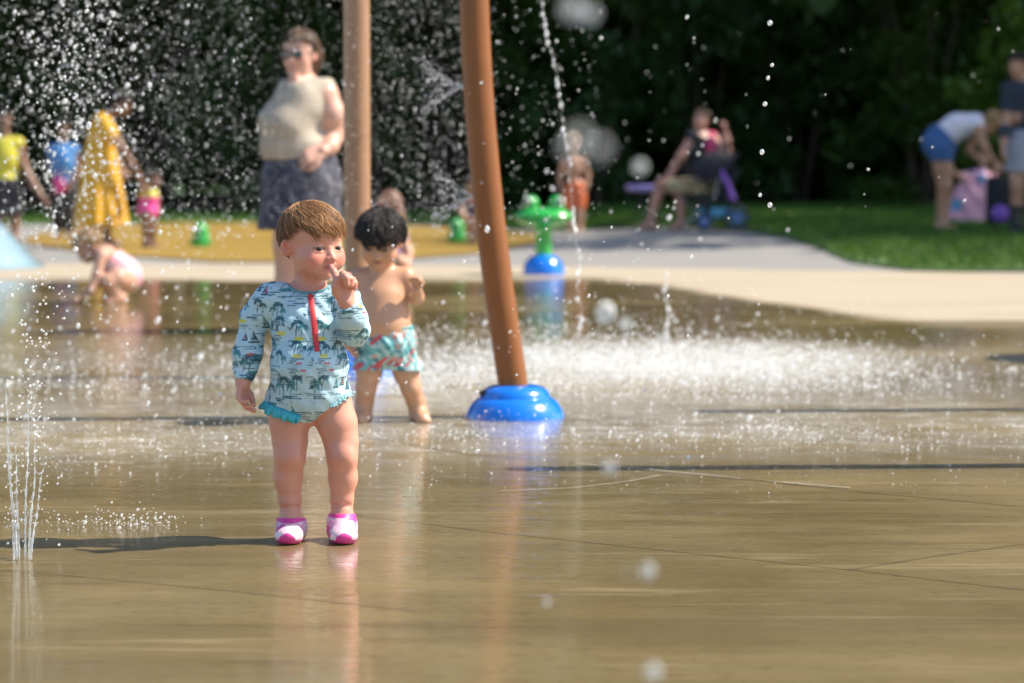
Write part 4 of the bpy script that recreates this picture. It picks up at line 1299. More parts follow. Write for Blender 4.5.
    for sg in (-1, 1):
        cen = W((sg * .032, .099, .0)); ring = [cen + R @ np.array([.0255 * math.cos(2 * PI * i / 20), -.003, .0185 * math.sin(2 * PI * i / 20)]) for i in range(20)]
        n0 = len(Ln.V); Ln.add(ring + [p - R @ np.array([0, .002, 0]) for p in ring], [tuple(range(20)), tuple(range(39, 19, -1))] + [(i, (i + 1) % 20, 20 + (i + 1) % 20, 20 + i) for i in range(20)])
    Ln.build('lens', simple('tinted_lens', (.05, .045, .05), .05, .1, coat=1), gl)
woman_beige()

# ---- woman in the long yellow dress
def woman_yellow():
    g0 = gnd(101, 247); Y0 = g0[1]; base = np.array([g0[0], Y0, 0]); F = Fig(base)
    J = lambda px, py, dy=0.0: at(px, py, Y0 + dy)
    skin = (.20, .105, .065)
    F.ell(J(100, 165), (.15, .14, .15), 't', .05); F.ell(J(102, 138), (.135, .125, .17), 't', .05)
    F.cap(J(100, 120, -.09), J(104, 120, .13), .065, .065, 't', .05)
    F.cap(J(106, 118, .02), J(119, 107, .02), .05, .048, 'neck', .03)
    F.chain([J(107, 124, -.13), J(121, 147, -.16), J(132, 164, -.14), J(141, 178, -.10)], [.052, .043, .038, .026], 'arm', .03)
    add_hand(F, J(141, 178, -.10), (.6, 0, -.8), (-.5, -.3, -.3), .17, 1, (.7, .8, .8, .9))
    F.chain([J(101, 124, .15), J(110, 150, .2), J(122, 168, .16)], [.052, .042, .028], 'arm', .03)
    add_hand(F, J(122, 168, .16), (.6, 0, -.8), (-.5, .3, -.3), .17, -1, (.5, .6, .6, .7))
    for px, dy in ((96, .06), (107, -.07)):
        F.chain([J(100, 175, dy), J(px, 212, dy), J(px, 240, dy)], [.09, .06, .036], 'leg', .03)
        add_foot(F, J(px, 241.5, dy), (1, -.2, 0), .235, .01)
    add_head(F, J(123, 104, .0), (.86, -.25, -.45), (.45, 0, .9), 'adult', .98)
    b = body_obj(F, 'person', .011, skin, 'woman in a long mustard yellow dress bending towards a small child', 'woman', None, None, (.01, .01, .01), .1)
    S = Fig(base)
    S.ell(J(102, 136), (.145, .135, .18), 's', .05); S.cap(J(101, 120, -.09), J(104, 120, .13), .075, .075, 's', .05)
    S.cap(J(100, 150), J(101, 232), .15, .27, 's', .05)
    S.chain([J(104, 122, -.13), J(110, 134, -.15)], [.075, .085], 's', .04)
    reg = both(plane(S, J(100, 226.5), (0, 0, -1)), plane(S, J(108, 112), (.6, 0, .8)))
    pl = lambda X, Y, Z: .02 * np.sin(11 * np.arctan2(Y + 0 * Z, X)) * np.clip((1.1 - Z) * 1.2, 0, 1)
    garment(S, b, 'dress', .013, ['s'], .0, (.66, .36, .02), reg, CLOTH, 1, None, None, pl)
    H = Fig(base); H.ell(J(116, 96, .0), (.065, .065, .06), 'h')
    add_hair(F, b, LONG, .014, DARKH, 140, .011, HAIR, 12, rad=.005, extra=[H.mesh(.011, ['h'])])
woman_yellow()

def small_child(base_px, name_label, skin, joints, suit_col, seed, head, hs, hair_col, S=1.0, kind='toddler', h=.009, suit_tags=('torso',), reg=None, group=None, infl=.008, hairline=SHORT, garment_name='swimsuit', pattern=None):
    g0 = gnd(*base_px); Y0 = g0[1]; base = np.array([g0[0], Y0, 0]); F = Fig(base)
    J = lambda px, py, dy=0.0: at(px, py, Y0 + dy)
    joints(F, J)
    hp, fw, up = head
    add_head(F, J(*hp), fw, up, kind, hs)
    b = body_obj(F, 'person', h, skin, name_label, 'child', group, None, tuple(c * .5 for c in hair_col), .2)
    if suit_tags:
        garment(F, b, garment_name, h, None, infl, suit_col, reg(F, J) if reg else None, SWIM, 1, pick(F, suit_tags), pattern)
    add_hair(F, b, hairline, .010, hair_col, 120, h, HAIR, seed, rad=.004)
    return F, J, b

# ---- small child in pink held by the hand
def jp(F, J):
    F.ell(J(148, 211), (.10, .085, .075), 'torso', .04); F.ell(J(149, 197), (.09, .075, .10), 'torso', .04)
    F.cap(J(145, 190, -.06), J(152, 190, .06), .036, .036, 'torso', .03)
    F.cap(J(149, 190), J(150, 182), .035, .035, 'neck', .02)
    F.chain([J(147, 190, -.08), J(142, 188, -.12), J(140, 181, -.13)], [.034, .028, .022], 'arm', .02)
    add_hand(F, J(140, 181, -.13), (0, 0, 1), (-1, 0, 0), .09, 1)
    F.chain([J(152, 191, .08), J(157, 203, .1), J(158, 213, .06)], [.033, .028, .02], 'arm', .02)
    add_hand(F, J(158, 213, .06), (0, 0, -1), (-1, 0, 0), .09, 1)
    for px, dy in ((146, -.05), (152, .05)):
        F.chain([J(px, 214, dy), J(px + .5, 230, dy), J(px, 243, dy)], [.058, .044, .026], 'leg', .015)
        add_foot(F, J(px, 244, dy), (.8, -.6, 0), .14, .0)
def pk(V, cols):
    cols[V[:, 2] > .50] = (.60, .55, .06); return cols
small_child((149, 248), 'small child in a hot pink swimsuit with yellow neck holding the woman in yellow', (.17, .085, .05), jp, (.75, .05, .30), 31, ((153, 179), (.7, -.7, -.2), (0, 0, 1)), .92, DARKH,
            suit_tags=('torso',), pattern=pk)

# ---- crouching child in pale pink
def jc(F, J):
    F.ell(J(124, 277, .05), (.105, .10, .09), 'torso', .04); F.cap(J(121, 270, .03), J(106, 257, -.03), .085, .078, 'torso', .05)
    F.cap(J(103, 254, -.11), J(109, 256, .08), .038, .038, 'torso', .04)
    F.cap(J(103, 255), J(93, 250), .036, .04, 'neck', .03)
    F.chain([J(101, 256, -.13), J(97, 275, -.17), J(91, 290, -.20), J(82, 297, -.2)], [.036, .031, .027, .02], 'arm', .02)
    add_hand(F, J(82, 297, -.2), (-.95, -.1, -.3), (0, 0, -1), .11, 1, (.2, .2, .3, .3))
    F.chain([J(108, 258, .08), J(98, 280, .05), J(86, 296, .02)], [.036, .030, .02], 'arm', .02)
    add_hand(F, J(86, 296, .02), (-.9, .0, -.3), (0, 0, -1), .11, -1, (.2, .2, .3, .3))
    F.chain([J(126, 281, -.02), J(117, 278, -.13), J(108, 282, -.17)], [.07, .058, .048], 'leg', .02)
    F.chain([J(108, 282, -.17), J(113, 292, -.13), J(119, 298, -.10)], [.048, .045, .028], 'leg', .015)
    add_foot(F, J(119, 299, -.10), (-.75, -.65, 0), .16, .0)
    F.chain([J(128, 281, .10), J(116, 277, .10), J(107, 282, .07)], [.07, .058, .048], 'leg', .02)
    F.chain([J(107, 282, .07), J(112, 292, .10), J(118, 297, .12)], [.048, .045, .028], 'leg', .015)
    add_foot(F, J(118, 298, .12), (-.8, -.5, 0), .16, .0)
def rc(F, J):
    return both(plane(F, J(109, 262), J(103, 256) - J(118, 270)))
def pc(V, cols):
    n1 = vnoise(V, 45, 3); cols[n1 > .15] = (.70, .30, .38); cols[n1 < -.3] = (.70, .66, .70); return cols
small_child((113, 302), 'fair child crouching in pale pink swimwear with both hands in the water', (.50, .29, .20), jc, (.74, .52, .58), 33, ((88, 246.5, -.02), (-.80, -.35, -.62), (-.55, -.1, .8)), .98, (.30, .19, .09),
            suit_tags=('torso',), reg=rc, pattern=pc, hairline=LONG, infl=.010)

# ---- child standing behind the frog
def jf(F, J):
    F.ell(J(575, 186), (.10, .08, .09), 'torso', .04); F.ell(J(574, 168), (.105, .075, .13), 'torso', .04)
    F.cap(J(565, 160), J(583, 160), .04, .04, 'torso', .03); F.cap(J(574, 159), J(573, 150), .037, .036, 'neck', .02)
    F.chain([J(564, 160), J(560, 176, .02), J(561, 190, -.03)], [.036, .03, .021], 'arm', .02)
    add_hand(F, J(561, 190, -.03), (.1, 0, -1), (1, 0, 0), .11, -1)
    F.chain([J(584, 160), J(588, 175, .02), J(586, 189, -.03)], [.036, .03, .021], 'arm', .02)
    add_hand(F, J(586, 189, -.03), (-.1, 0, -1), (-1, 0, 0), .11, 1)
    for px in (570, 580):
        F.chain([J(px, 195), J(px, 213, -.01), J(px, 230, .01)], [.062, .046, .03], 'leg', .012)
        add_foot(F, J(px, 232, .01), (0, -1, 0), .165, .0)
def rf(F, J): return both(plane(F, J(575, 182), (0, 0, 1)), plane(F, J(575, 208), (0, 0, -1)))
small_child((575, 235), 'child in orange swim shorts standing behind the green frog fountain', (.52, .30, .20), jf, (.72, .17, .06), 35, ((573, 142), (-.2, -.95, -.15), (0, 0, 1)), .95, (.38, .25, .11),
            suit_tags=('torso', 'leg'), reg=rf, garment_name='swim_shorts', infl=.016)

# ---- crouching child half hidden by the right pole
def jx(F, J):
    F.ell(J(480, 228), (.12, .11, .10), 'torso', .04); F.cap(J(480, 222), J(474, 206), .10, .08, 'torso', .04)
    F.cap(J(466, 203), J(482, 203, .08), .038, .038, 'torso', .03); F.cap(J(474, 202), J(473, 194), .036, .036, 'neck', .02)
    F.chain([J(465, 204), J(461, 210, -.05), J(466, 222, -.14)], [.036, .031, .022], 'arm', .02)
    add_hand(F, J(466, 222, -.14), (.2, -.3, -1), (1, 0, 0), .11, -1)
    F.chain([J(486, 205), J(494, 216, -.05), J(490, 226, -.14)], [.036, .031, .022], 'arm', .02)
    add_hand(F, J(490, 226, -.14), (-.2, -.3, -1), (-1, 0, 0), .11, 1)
    for px in (472, 490):
        F.chain([J(px, 232, -.02), J(px, 222, -.18)], [.07, .052], 'leg', .02); F.chain([J(px, 222, -.18), J(px, 240, -.12)], [.05, .03], 'leg', .01)
        add_foot(F, J(px, 241, -.12), (0, -1, 0), .16, .0)
def rx(F, J): return both(plane(F, J(474, 203), (0, 0, 1)))
small_child((480, 244), 'child in a dark suit squatting half hidden behind the leaning brown pole', (.42, .22, .13), jx, (.05, .035, .075), 37, ((474, 186), (-.6, -.75, -.3), (0, 0, 1)), .95, DARKH, reg=rx)

# ---- long haired child behind the boy
def jh(F, J):
    F.ell(J(388, 268), (.115, .10, .09), 'torso', .04); F.cap(J(388, 262), J(388, 242), .10, .085, 'torso', .04)
    F.cap(J(374, 238), J(402, 238), .042, .042, 'torso', .03); F.cap(J(388, 237), J(388, 226), .038, .036, 'neck', .02)
    for sx in (-1, 1):
        F.chain([J(388 + sx * 15, 239), J(388 + sx * 21, 253, -.03), J(388 + sx * 18, 268, -.12)], [.038, .032, .022], 'arm', .02)
        add_hand(F, J(388 + sx * 18, 268, -.12), (-.1 * sx, -.3, -1), (-sx, 0, 0), .12, sx)
        F.chain([J(388 + sx * 9, 274, -.02), J(388 + sx * 11, 262, -.2)], [.075, .056], 'leg', .02); F.chain([J(388 + sx * 11, 262, -.2), J(388 + sx * 11, 283, -.14)], [.054, .032], 'leg', .01)
        add_foot(F, J(388 + sx * 11, 285, -.14), (0.1 * sx, -1, 0), .18, .0)
F_, J_, b_ = small_child((388, 289), 'squatting child with long brown hair and mauve top behind the dark haired boy', (.50, .28, .18), jh, (.26, .17, .30), 39, ((387, 212), (-.5, -.8, -.3), (0, 0, 1)), .98, (.17, .085, .055), hairline=LONG)
H = Fig(F_.base); H.chain([J_(390, 202, .04), J_(394, 222, .06), J_(395, 244, .06)], [.085, .075, .04], 'h', .03)
V, Q = H.mesh(.009, ['h']); t = vnoise(V * np.array([1, 1, .2]), 120, 2)
raw_mesh('hair', V, Q, HAIR, b_, True, (0, 0, 0), np.array([.17, .085, .055]) * (1 + .4 * t[:, None]))

# ---- child in the yellow shirt at the left edge
def jy(F, J):
    F.ell(J(6, 182), (.14, .12, .11), 'torso', .05); F.ell(J(6, 158), (.14, .11, .20), 'torso', .05)
    F.cap(J(-6, 143), J(18, 143), .055, .055, 'torso', .04); F.cap(J(6, 142), J(5, 130), .045, .045, 'neck', .03)
    F.chain([J(19, 145), J(24, 165, -.02), J(33, 183, -.08), J(43, 198, -.12)], [.05, .042, .036, .025], 'arm', .03)
    add_hand(F, J(43, 198, -.12), (.6, -.2, -.8), (-.6, -.5, -.3), .15, -1)
    F.chain([J(-7, 145), J(-13, 170), J(-9, 190, -.06)], [.05, .042, .025], 'arm', .03)
    add_hand(F, J(-9, 190, -.06), (.1, -.2, -1), (1, 0, 0), .15, -1)
    for px in (-1, 14):
        F.chain([J(px, 190), J(px + 1, 214, -.01), J(px + 1, 236, .01)], [.085, .058, .038], 'leg', .02)
        add_foot(F, J(px + 1, 238, .01), (.3, -1, 0), .2, .0)
def ry(F, J): return plane(F, J(6, 180), (0, 0, -1))
F_, J_, b_ = small_child((6, 241), 'child in a yellow shirt and dark shorts reaching down at the left edge', (.26, .14, .09), jy, (.58, .52, .03), 41, ((5, 119), (.5, -.85, -.2), (0, 0, 1)), .86, DARKH, kind='adult', h=.011, reg=ry, garment_name='shirt', infl=.014)
garment(F_, b_, 'shorts', .011, None, .018, (.03, .03, .04), both(plane(F_, J_(6, 178), (0, 0, 1)), plane(F_, J_(6, 216), (0, 0, -1))), CLOTH, 1, pick(F_, ('torso', 'leg')))

# ---- child in the blue shirt between the two yellows
def jb(F, J):
    F.ell(J(63, 186), (.13, .11, .10), 'torso', .05); F.ell(J(63, 163), (.135, .115, .19), 'torso', .05)
    F.cap(J(53, 150), J(73, 150), .05, .05, 'torso', .04); F.cap(J(63, 149), J(63, 139), .042, .042, 'neck', .03)
    for sx in (-1, 1):
        F.chain([J(63 + sx * 11, 152), J(63 + sx * 15, 170, -.02), J(63 + sx * 8, 183, -.12)], [.046, .038, .025], 'arm', .03)
        add_hand(F, J(63 + sx * 8, 183, -.12), (-.6 * sx, -.4, -.4), (0, .8, -.4), .14, sx)
        F.chain([J(63 + sx * 6, 192), J(63 + sx * 6, 214, -.01), J(63 + sx * 6, 233, .01)], [.078, .056, .036], 'leg', .02)
        add_foot(F, J(63 + sx * 6, 235, .01), (.1, -1, 0), .19, .0)
def rb_(F, J): return plane(F, J(63, 183), (0, 0, -1))
F_, J_, b_ = small_child((63, 238), 'dark haired child in a bright blue shirt standing left of the yellow dress', (.20, .11, .07), jb, (.05, .21, .50), 43, ((63, 129), (.3, -.9, -.2), (0, 0, 1)), .84, DARKH, kind='adult', h=.011, reg=rb_, garment_name='shirt', infl=.022)
garment(F_, b_, 'trousers', .011, None, .018, (.018, .018, .024), both(plane(F_, J_(63, 181), (0, 0, 1)), plane(F_, J_(63, 231), (0, 0, -1))), CLOTH, 1, pick(F_, ('torso', 'leg')))
tb = empty('bag', J_(59, 184, -.22), 'small magenta bag held against the blue shirt', 'bag')
m = MB(); m.box((0, 0, -.02), (.11, .06, .15)); m.build('pouch', simple('magenta_cloth', (.65, .05, .26), .6, .2, 40), tb, bevel=.02)
m = MB(); m.tube([(-.04, 0, .05), (-.03, 0, .12), (.03, 0, .12), (.04, 0, .05)], .007, 8); m.build('strap', simple('magenta_strap', (.4, .03, .16), .6), tb)

# ---- seated woman in magenta and black
def woman_seated():
    g0 = gnd(690, 229, .1); Y0 = g0[1]; base = np.array([g0[0], Y0, .1]); F = Fig(base)
    J = lambda px, py, dy=0.0: at(px, py, Y0 + dy)
    skin = (.52, .27, .20)
    F.ell(J(700, 183), (.19, .19, .13), 'torso', .05); F.ell(J(701, 166), (.165, .15, .15), 'torso', .05); F.ell(J(702, 148), (.17, .13, .13), 'torso', .05)
    F.ell(J(692, 152, -.07), (.08, .08, .08), 'torso', .04)
    F.cap(J(693, 137, -.10), J(712, 138, .06), .06, .06, 'torso', .05); F.cap(J(702, 137), J(701, 126), .05, .048, 'neck', .03)
    F.chain([J(691, 140, -.12), J(681, 156, -.16), J(675, 166, -.14)], [.055, .046, .04], 'armR', .03); F.chain([J(675, 166, -.14), J(670, 174, -.16), J(664, 180, -.18)], [.04, .035, .025], 'armR', .03)
    add_hand(F, J(664, 180, -.18), (-.9, 0, -.3), (0, 0, -1), .17, 1)
    F.chain([J(714, 140, .02), J(721, 148, -.03), J(727, 151, -.06)], [.058, .052, .046], 'armL', .03); F.chain([J(727, 151, -.06), J(727, 141, -.08), J(725, 131, -.08)], [.046, .040, .027], 'armL', .03)
    add_hand(F, J(725, 131, -.08), (-.15, 0, 1), (-.9, -.2, 0), .17, 1, (1.0, 1.1, 1.2, 1.2), .8)
    for kx, ky, ax_, ay, dy in ((662, 184, 651, 220, -.14), (680, 186, 681, 221, -.20)):
        F.chain([J(697, 187, dy * .6), J(kx, ky, dy)], [.10, .068], 'thigh', .03)
        F.chain([J(kx, ky, dy), J((kx + ax_) / 2, (ky + ay) / 2 - 3, dy + .02), J(ax_, ay, dy)], [.064, .058, .036], 'shin', .02)
        add_foot(F, J(ax_, ay + 2, dy), (-.9, -.4, 0), .235, .10, r=.036)
    add_head(F, J(701, 121, -.03), (-.45, -.86, .1), (0, 0, 1), 'adult', 1.0)
    b = body_obj(F, 'person', .011, skin, 'seated woman in magenta top and khaki shorts raising one hand', 'woman', None, None, (.05, .03, .02), .4)
    tt = pick(F, ('torso',))
    nk = F.L(J(702, 133, -.06))
    rg = lambda X, Y, Z: -(np.sqrt((X - nk[0]) ** 2 + (Y - nk[1]) ** 2 + (Z - nk[2]) ** 2) - .085)
    garment(F, b, 'tank_top', .012, None, .012, (.50, .03, .14), both(rg, plane(F, J(700, 180), (0, 0, -1))), CLOTH, 1, tt)
    garment(F, b, 'cardigan', .012, None, .028, (.012, .012, .016), both(rg, plane(F, J(709, 150), (.96, -.25, .12)), plane(F, J(700, 190), (0, 0, -1))), CLOTH, 1, tt)
    garment(F, b, 'shorts', .012, None, .018, (.42, .34, .20), either(both(plane(F, J(664, 184), (-1, 0, .0)), plane(F, J(700, 178), (0, 0, 1)))), CLOTH, 1, pick(F, ('thigh',)) + tt[:1])
    H = Fig(base); H.ell(J(706, 116, .07), (.06, .06, .06), 'h')
    add_hair(F, b, LONG, .012, (.05, .025, .015), 120, .011, HAIR, 14, rad=.004, extra=[H.mesh(.011, ['h'])])
    return base, J, Y0
sbase, SJ, SY = woman_seated()

# ---- woman bending over the towel
def woman_bent():
    g0 = gnd(943, 233, .1); Y0 = g0[1]; base = np.array([g0[0], Y0, .1]); F = Fig(base)
    J = lambda px, py, dy=0.0: at(px, py, Y0 + dy)
    skin = (.50, .27, .17)
    F.ell(J(940, 143), (.17, .16, .15), 'hip', .05); F.cap(J(943, 137), J(957, 127), .13, .12, 'torso', .05); F.cap(J(957, 127), J(976, 124), .12, .10, 'torso', .05)
    F.cap(J(977, 126, -.11), J(978, 126, .11), .06, .06, 'torso', .05); F.cap(J(980, 125), J(986, 124), .05, .05, 'neck', .03)
    F.chain([J(978, 129, -.15), J(984, 147, -.17), J(995, 163, -.14)], [.052, .042, .026], 'arm', .03); add_hand(F, J(995, 163, -.14), (.8, .1, -.5), (-.3, .6, -.5), .17, -1)
    F.chain([J(979, 130, .14), J(968, 150, .14), J(984, 164, .05)], [.05, .042, .026], 'arm', .03); add_hand(F, J(984, 164, .05), (.9, -.2, -.2), (0, -.6, -.5), .17, 1)
    for px, kx, dy in ((942, 946, -.10), (940, 943, .09)):
        F.chain([J(px - 1, 150, dy), J(px + 2, 168, dy), J(kx, 186, dy - .02), J(kx - 1, 204, dy + .02), J(kx - 3, 224, dy)], [.105, .092, .062, .058, .037], 'leg', .02)
        add_foot(F, J(kx - 3, 226, dy), (.85, -.5, 0), .24, .12)
    add_head(F, J(989, 125, .0), (.35, -.2, -.92), (.9, 0, .3), 'adult', 1.0)
    b = body_obj(F, 'person', .011, skin, 'blonde woman in white top and blue shorts bending far over the pink towel', 'woman', None, None, (.2, .12, .05), .3)
    garment(F, b, 'top', .012, None, .014, (.80, .74, .80), both(plane(F, J(944, 138), J(940, 141) - J(950, 134)), plane(F, J(982, 126), (1, 0, 0))), CLOTH, 1, pick(F, ('torso',)))
    garment(F, b, 'shorts', .012, None, .020, (.045, .12, .30), both(plane(F, J(948, 136), J(951, 134) - J(942, 142)), plane(F, J(940, 161), (0, 0, -1))), CLOTH, 1, pick(F, ('hip', 'leg')) + pick(F, ('torso',))[:1])
    H = Fig(base); H.ell(J(993, 115, .0), (.07, .07, .06), 'h')
    add_hair(F, b, LONG, .014, BLONDH, 140, .011, HAIR, 15, rad=.0045, extra=[H.mesh(.011, ['h'])])
    m = MB(); 
    for px, dy in ((943, -.10), (940, .09)):
        p = F.L(J(px, 230, dy)); p[2] = .0
    return Y0
BY = woman_bent()

# ---- child wrapped in the pink towel
def jt(F, J):
    F.ell(J(980, 195), (.13, .11, .14), 'torso', .04); F.cap(J(980, 190), J(981, 176), .10, .09, 'torso', .04)
    F.cap(J(970, 174, -.08), J(990, 174, .08), .042, .042, 'torso', .03); F.cap(J(981, 173), J(982, 166), .037, .036, 'neck', .02)
    F.chain([J(968, 175, -.1), J(961, 178, -.14), J(953, 171, -.16)], [.038, .032, .022], 'arm', .02); add_hand(F, J(953, 171, -.16), (-.8, 0, .6), (0, -1, 0), .11, 1)
    F.chain([J(992, 175, .1), J(1000, 184, .1), J(997, 193, -.04)], [.038, .032, .022], 'arm', .02); add_hand(F, J(997, 193, -.04), (-.8, -.4, 0), (-.2, .8, 0), .11, 1)
    for px in (974, 987):
        F.chain([J(px, 205), J(px, 218), J(px, 228)], [.065, .048, .03], 'leg', .012); add_foot(F, J(px, 229.5), (-.2, -1, 0), .17, .11)
F_, J_, b_ = small_child((979, 233.0), 'dark haired child under the bending woman, wrapped from the chest in a pink towel', (.40, .21, .13), jt, (.10, .05, .2), 45, ((983, 157), (-.6, -.8, .1), (0, 0, 1)), .95, DARKH)
S = Fig(F_.base)
S.cap(J_(982, 180), J_(974, 228), .13, .28, 's', .05); S.cap(J_(968, 180, -.06), J_(953, 226, -.06), .08, .16, 's', .05); S.cap(J_(965, 176, -.1), J_(990, 177, .05), .055, .07, 's', .05)
tw_reg = both(plane(S, J_(975, 229), (0, 0, -1)), plane(S, J_(981, 172), (0, 0, 1)))
def ptw(V, cols):
    n1 = vnoise(V, 26, 6); c2 = F_.L(J_(957, 205, -.2))
    cols[n1 > .25] = (.66, .30, .38)
    d = np.hypot(V[:, 0] - c2[0], V[:, 2] - c2[2]); cols[d < .075] = (.12, .28, .45)
    c3 = F_.L(J_(983, 178, -.2)); d = np.hypot(V[:, 0] - c3[0], V[:, 2] - c3[2]); cols[d < .06] = (.10, .22, .42)
    return cols
fl = lambda X, Y, Z: .022 * np.sin(8 * np.arctan2(Y + 0 * Z, X)) * np.clip((.6 - Z) * 2, 0, 1) + .008 * np.sin(30 * X + 22 * Z)
V, Q = S.mesh(.012, ['s'], 0, tw_reg, 1, None, fl)
cols = ptw(V, np.tile(np.array([.74, .36, .46]), (len(V), 1)))
tw = raw_mesh('towel', V, Q, CLOTH, None, True, F_.base, cols); tag(tw, 'long pink bath towel with blue motifs wrapped round a child', 'towel')

# ---- man at the right edge
def man():
    g0 = gnd(1024, 237, .1); Y0 = g0[1]; base = np.array([g0[0], Y0, .1]); F = Fig(base)
    J = lambda px, py, dy=0.0: at(px, py, Y0 + dy)
    skin = (.46, .25, .17)
    F.ell(J(1026, 136), (.165, .13, .13), 'torso', .05); F.ell(J(1025, 116), (.165, .13, .15), 'torso', .05); F.ell(J(1026, 97), (.18, .125, .14), 'torso', .05)
    F.cap(J(1010, 88, -.02), J(1042, 88, .02), .065, .065, 'torso', .05); F.cap(J(1025, 88), J(1022, 75), .056, .054, 'neck', .03)
    F.chain([J(1009, 91, -.03), J(1007, 112, -.05), J(1006, 124, -.09)], [.06, .05, .043], 'armR', .03); F.chain([J(1006, 124, -.09), J(1004, 138, -.14), J(1003, 148, -.17)], [.043, .038, .028], 'armR', .03)
    add_hand(F, J(1003, 148, -.17), (-.1, -.3, -1), (1, -.2, 0), .18, -1)
    F.chain([J(1043, 91, .03), J(1047, 114, .04), J(1045, 136, -.04)], [.06, .048, .028], 'armL', .03); add_hand(F, J(1045, 137, -.04), (0, -.2, -1), (-1, 0, 0), .18, 1)
    for px, dy in ((1017, -.02), (1034, .02)):
        F.chain([J(px + 1, 145, dy), J(px, 168, dy), J(px, 186, dy - .02), J(px, 204, dy + .02), J(px, 228, dy)], [.10, .085, .062, .06, .04], 'leg', .02)
        add_foot(F, J(px, 230, dy), (-.5, -1, 0), .26, .12)
    add_head(F, J(1018, 66, -.02), (-.75, -.6, -.2), (0, 0, 1), 'adult', 1.03)
    b = body_obj(F, 'person', .011, skin, 'man in navy tee and pale grey shorts standing at the right edge on the lawn', 'man', None, None, (.03, .02, .015), .3)
    garment(F, b, 'tee_shirt', .012, None, .018, (.018, .024, .045), both(plane(F, J(1025, 137), (0, 0, -1)), plane(F, J(1025, 81), (0, 0, 1)), cut_near(F, J(1007, 112, -.05), J(1007, 112, -.05) - J(1009, 91, -.03), .16)), CLOTH, 1, pick(F, ('torso', 'armR', 'armL'))[:9])
    garment(F, b, 'shorts', .012, None, .028, (.33, .34, .42), both(plane(F, J(1025, 130), (0, 0, 1)), plane(F, J(1025, 172), (0, 0, -1))), CLOTH, 1, pick(F, ('torso', 'leg')))
    bt = [p for p in F.p if p['tag'] in ('foot',) or (p['tag'] == 'leg' and p['lo'][2] < .4)]
    garment(F, b, 'boots', .012, None, .020, (.012, .012, .014), plane(F, J(1025, 205), (0, 0, 1)), simple('rubber', (.014, .014, .016), .35, .2), 1, bt)
    add_hair(F, b, SHORT, .010, (.035, .022, .015), 120, .011, HAIR, 16, rad=.004)
man()
# ================================================================== play features
BROWN = N('brown_powder_coat'); p = BROWN.obj()
BROWN.set(Base_Color=BROWN.mix(BROWN.noise(p, 12, 4), (.20, .068, .015), (.27, .094, .024)), Roughness=BROWN.mix(BROWN.noise(p, 60, 3), .30, .42, 'FLOAT'))
BROWN.b.inputs['Coat Weight'].default_value = .12; BROWN.b.inputs['Coat Roughness'].default_value = .2; BROWN.b.inputs['Specular IOR Level'].default_value = .35
BROWN = BROWN.m
MIST_BROWN = simple('mist_paled_brown_coat', (.32, .17, .09), .35, .15, 14, coat=.3)  # brown pole coat with the veil of mist put into its colour
BLUE = simple('blue_gel_coat', (.004, .17, .72), .22, .12, 10, coat=.6)
GREEN = simple('green_gel_coat', (.02, .36, .05), .25, .15, 10, coat=.5)
STEEL = simple('steel', (.45, .46, .47), .3, .2, 60, metal=1)
DARK = simple('dark_plastic', (.015, .015, .018), .4, .3, 40)

def base_dome(r, h):
    """two stacked rounded rings like the moulded foot of the poles"""
    return [(r * 1.0, 0), (r * .99, h * .10), (r * .955, h * .24), (r * .90, h * .38), (r * .835, h * .50), (r * .765, h * .585), (r * .725, h * .615),
            (r * .715, h * .63), (r * .71, h * .67), (r * .68, h * .77), (r * .62, h * .87), (r * .53, h * .945), (r * .42, h * .985), (r * .2, h * 1.0)]

def bent_pole():
    g0 = gnd(515, 416.8); Y0 = g0[1]; base = np.array([g0[0], Y0, 0])
    t = empty('spray_pole', base, 'leaning curved brown spray pole standing in a glossy bright blue foot', 'spray pole')
    L = lambda px, py, dy=0.0: at(px, py, Y0 + dy) - base
    pts = [L(x_, y_) for x_, y_ in ((516, 405), (513, 385), (505.5, 335), (499, 290), (492.5, 240), (487.5, 195), (483, 150), (479, 100), (476, 50), (474, 0), (472.5, -60), (473, -130), (478, -200), (490, -270), (510, -330))]
    # smooth the run
    P = []
    for i in range(len(pts) - 1):
        for k in range(4):
            a0 = pts[max(i - 1, 0)]; a1 = pts[i]; a2 = pts[i + 1]; a3 = pts[min(i + 2, len(pts) - 1)]; u = k / 4
            P.append(.5 * ((2 * a1) + (-a0 + a2) * u + (2 * a0 - 5 * a1 + 4 * a2 - a3) * u * u + (-a0 + 3 * a1 - 3 * a2 + a3) * u ** 3))
    P.append(pts[-1])
    MB().tube(P, .0515, 32).build('pole', BROWN, t)
    m = MB(); m.lathe(base_dome(.170, .112), n=48)
    b = m.build('base', BLUE, t)
    # the moulded notch on the left and the screws
    m = MB(); m.ball((-.108, -.045, .085), (.016, .012, .012), 12); m.build('bolt', DARK, b)
    for (px, py) in ((464.5, 87), (475, 196)):
        q = L(px, py); m = MB()
        M = Matrix.Rotation(-PI / 2, 3, 'Y')
        m.lathe([(0, .012), (.008, .012), (.011, .008), (.013, 0), (.013, -.03)], q, 14, M); m.build('nozzle', STEEL, t)
    m = MB(); m.ball(pts[-1], (.054, .054, .054), 16); m.build('end_cap', BROWN, t)
    return Y0
PY = bent_pole()

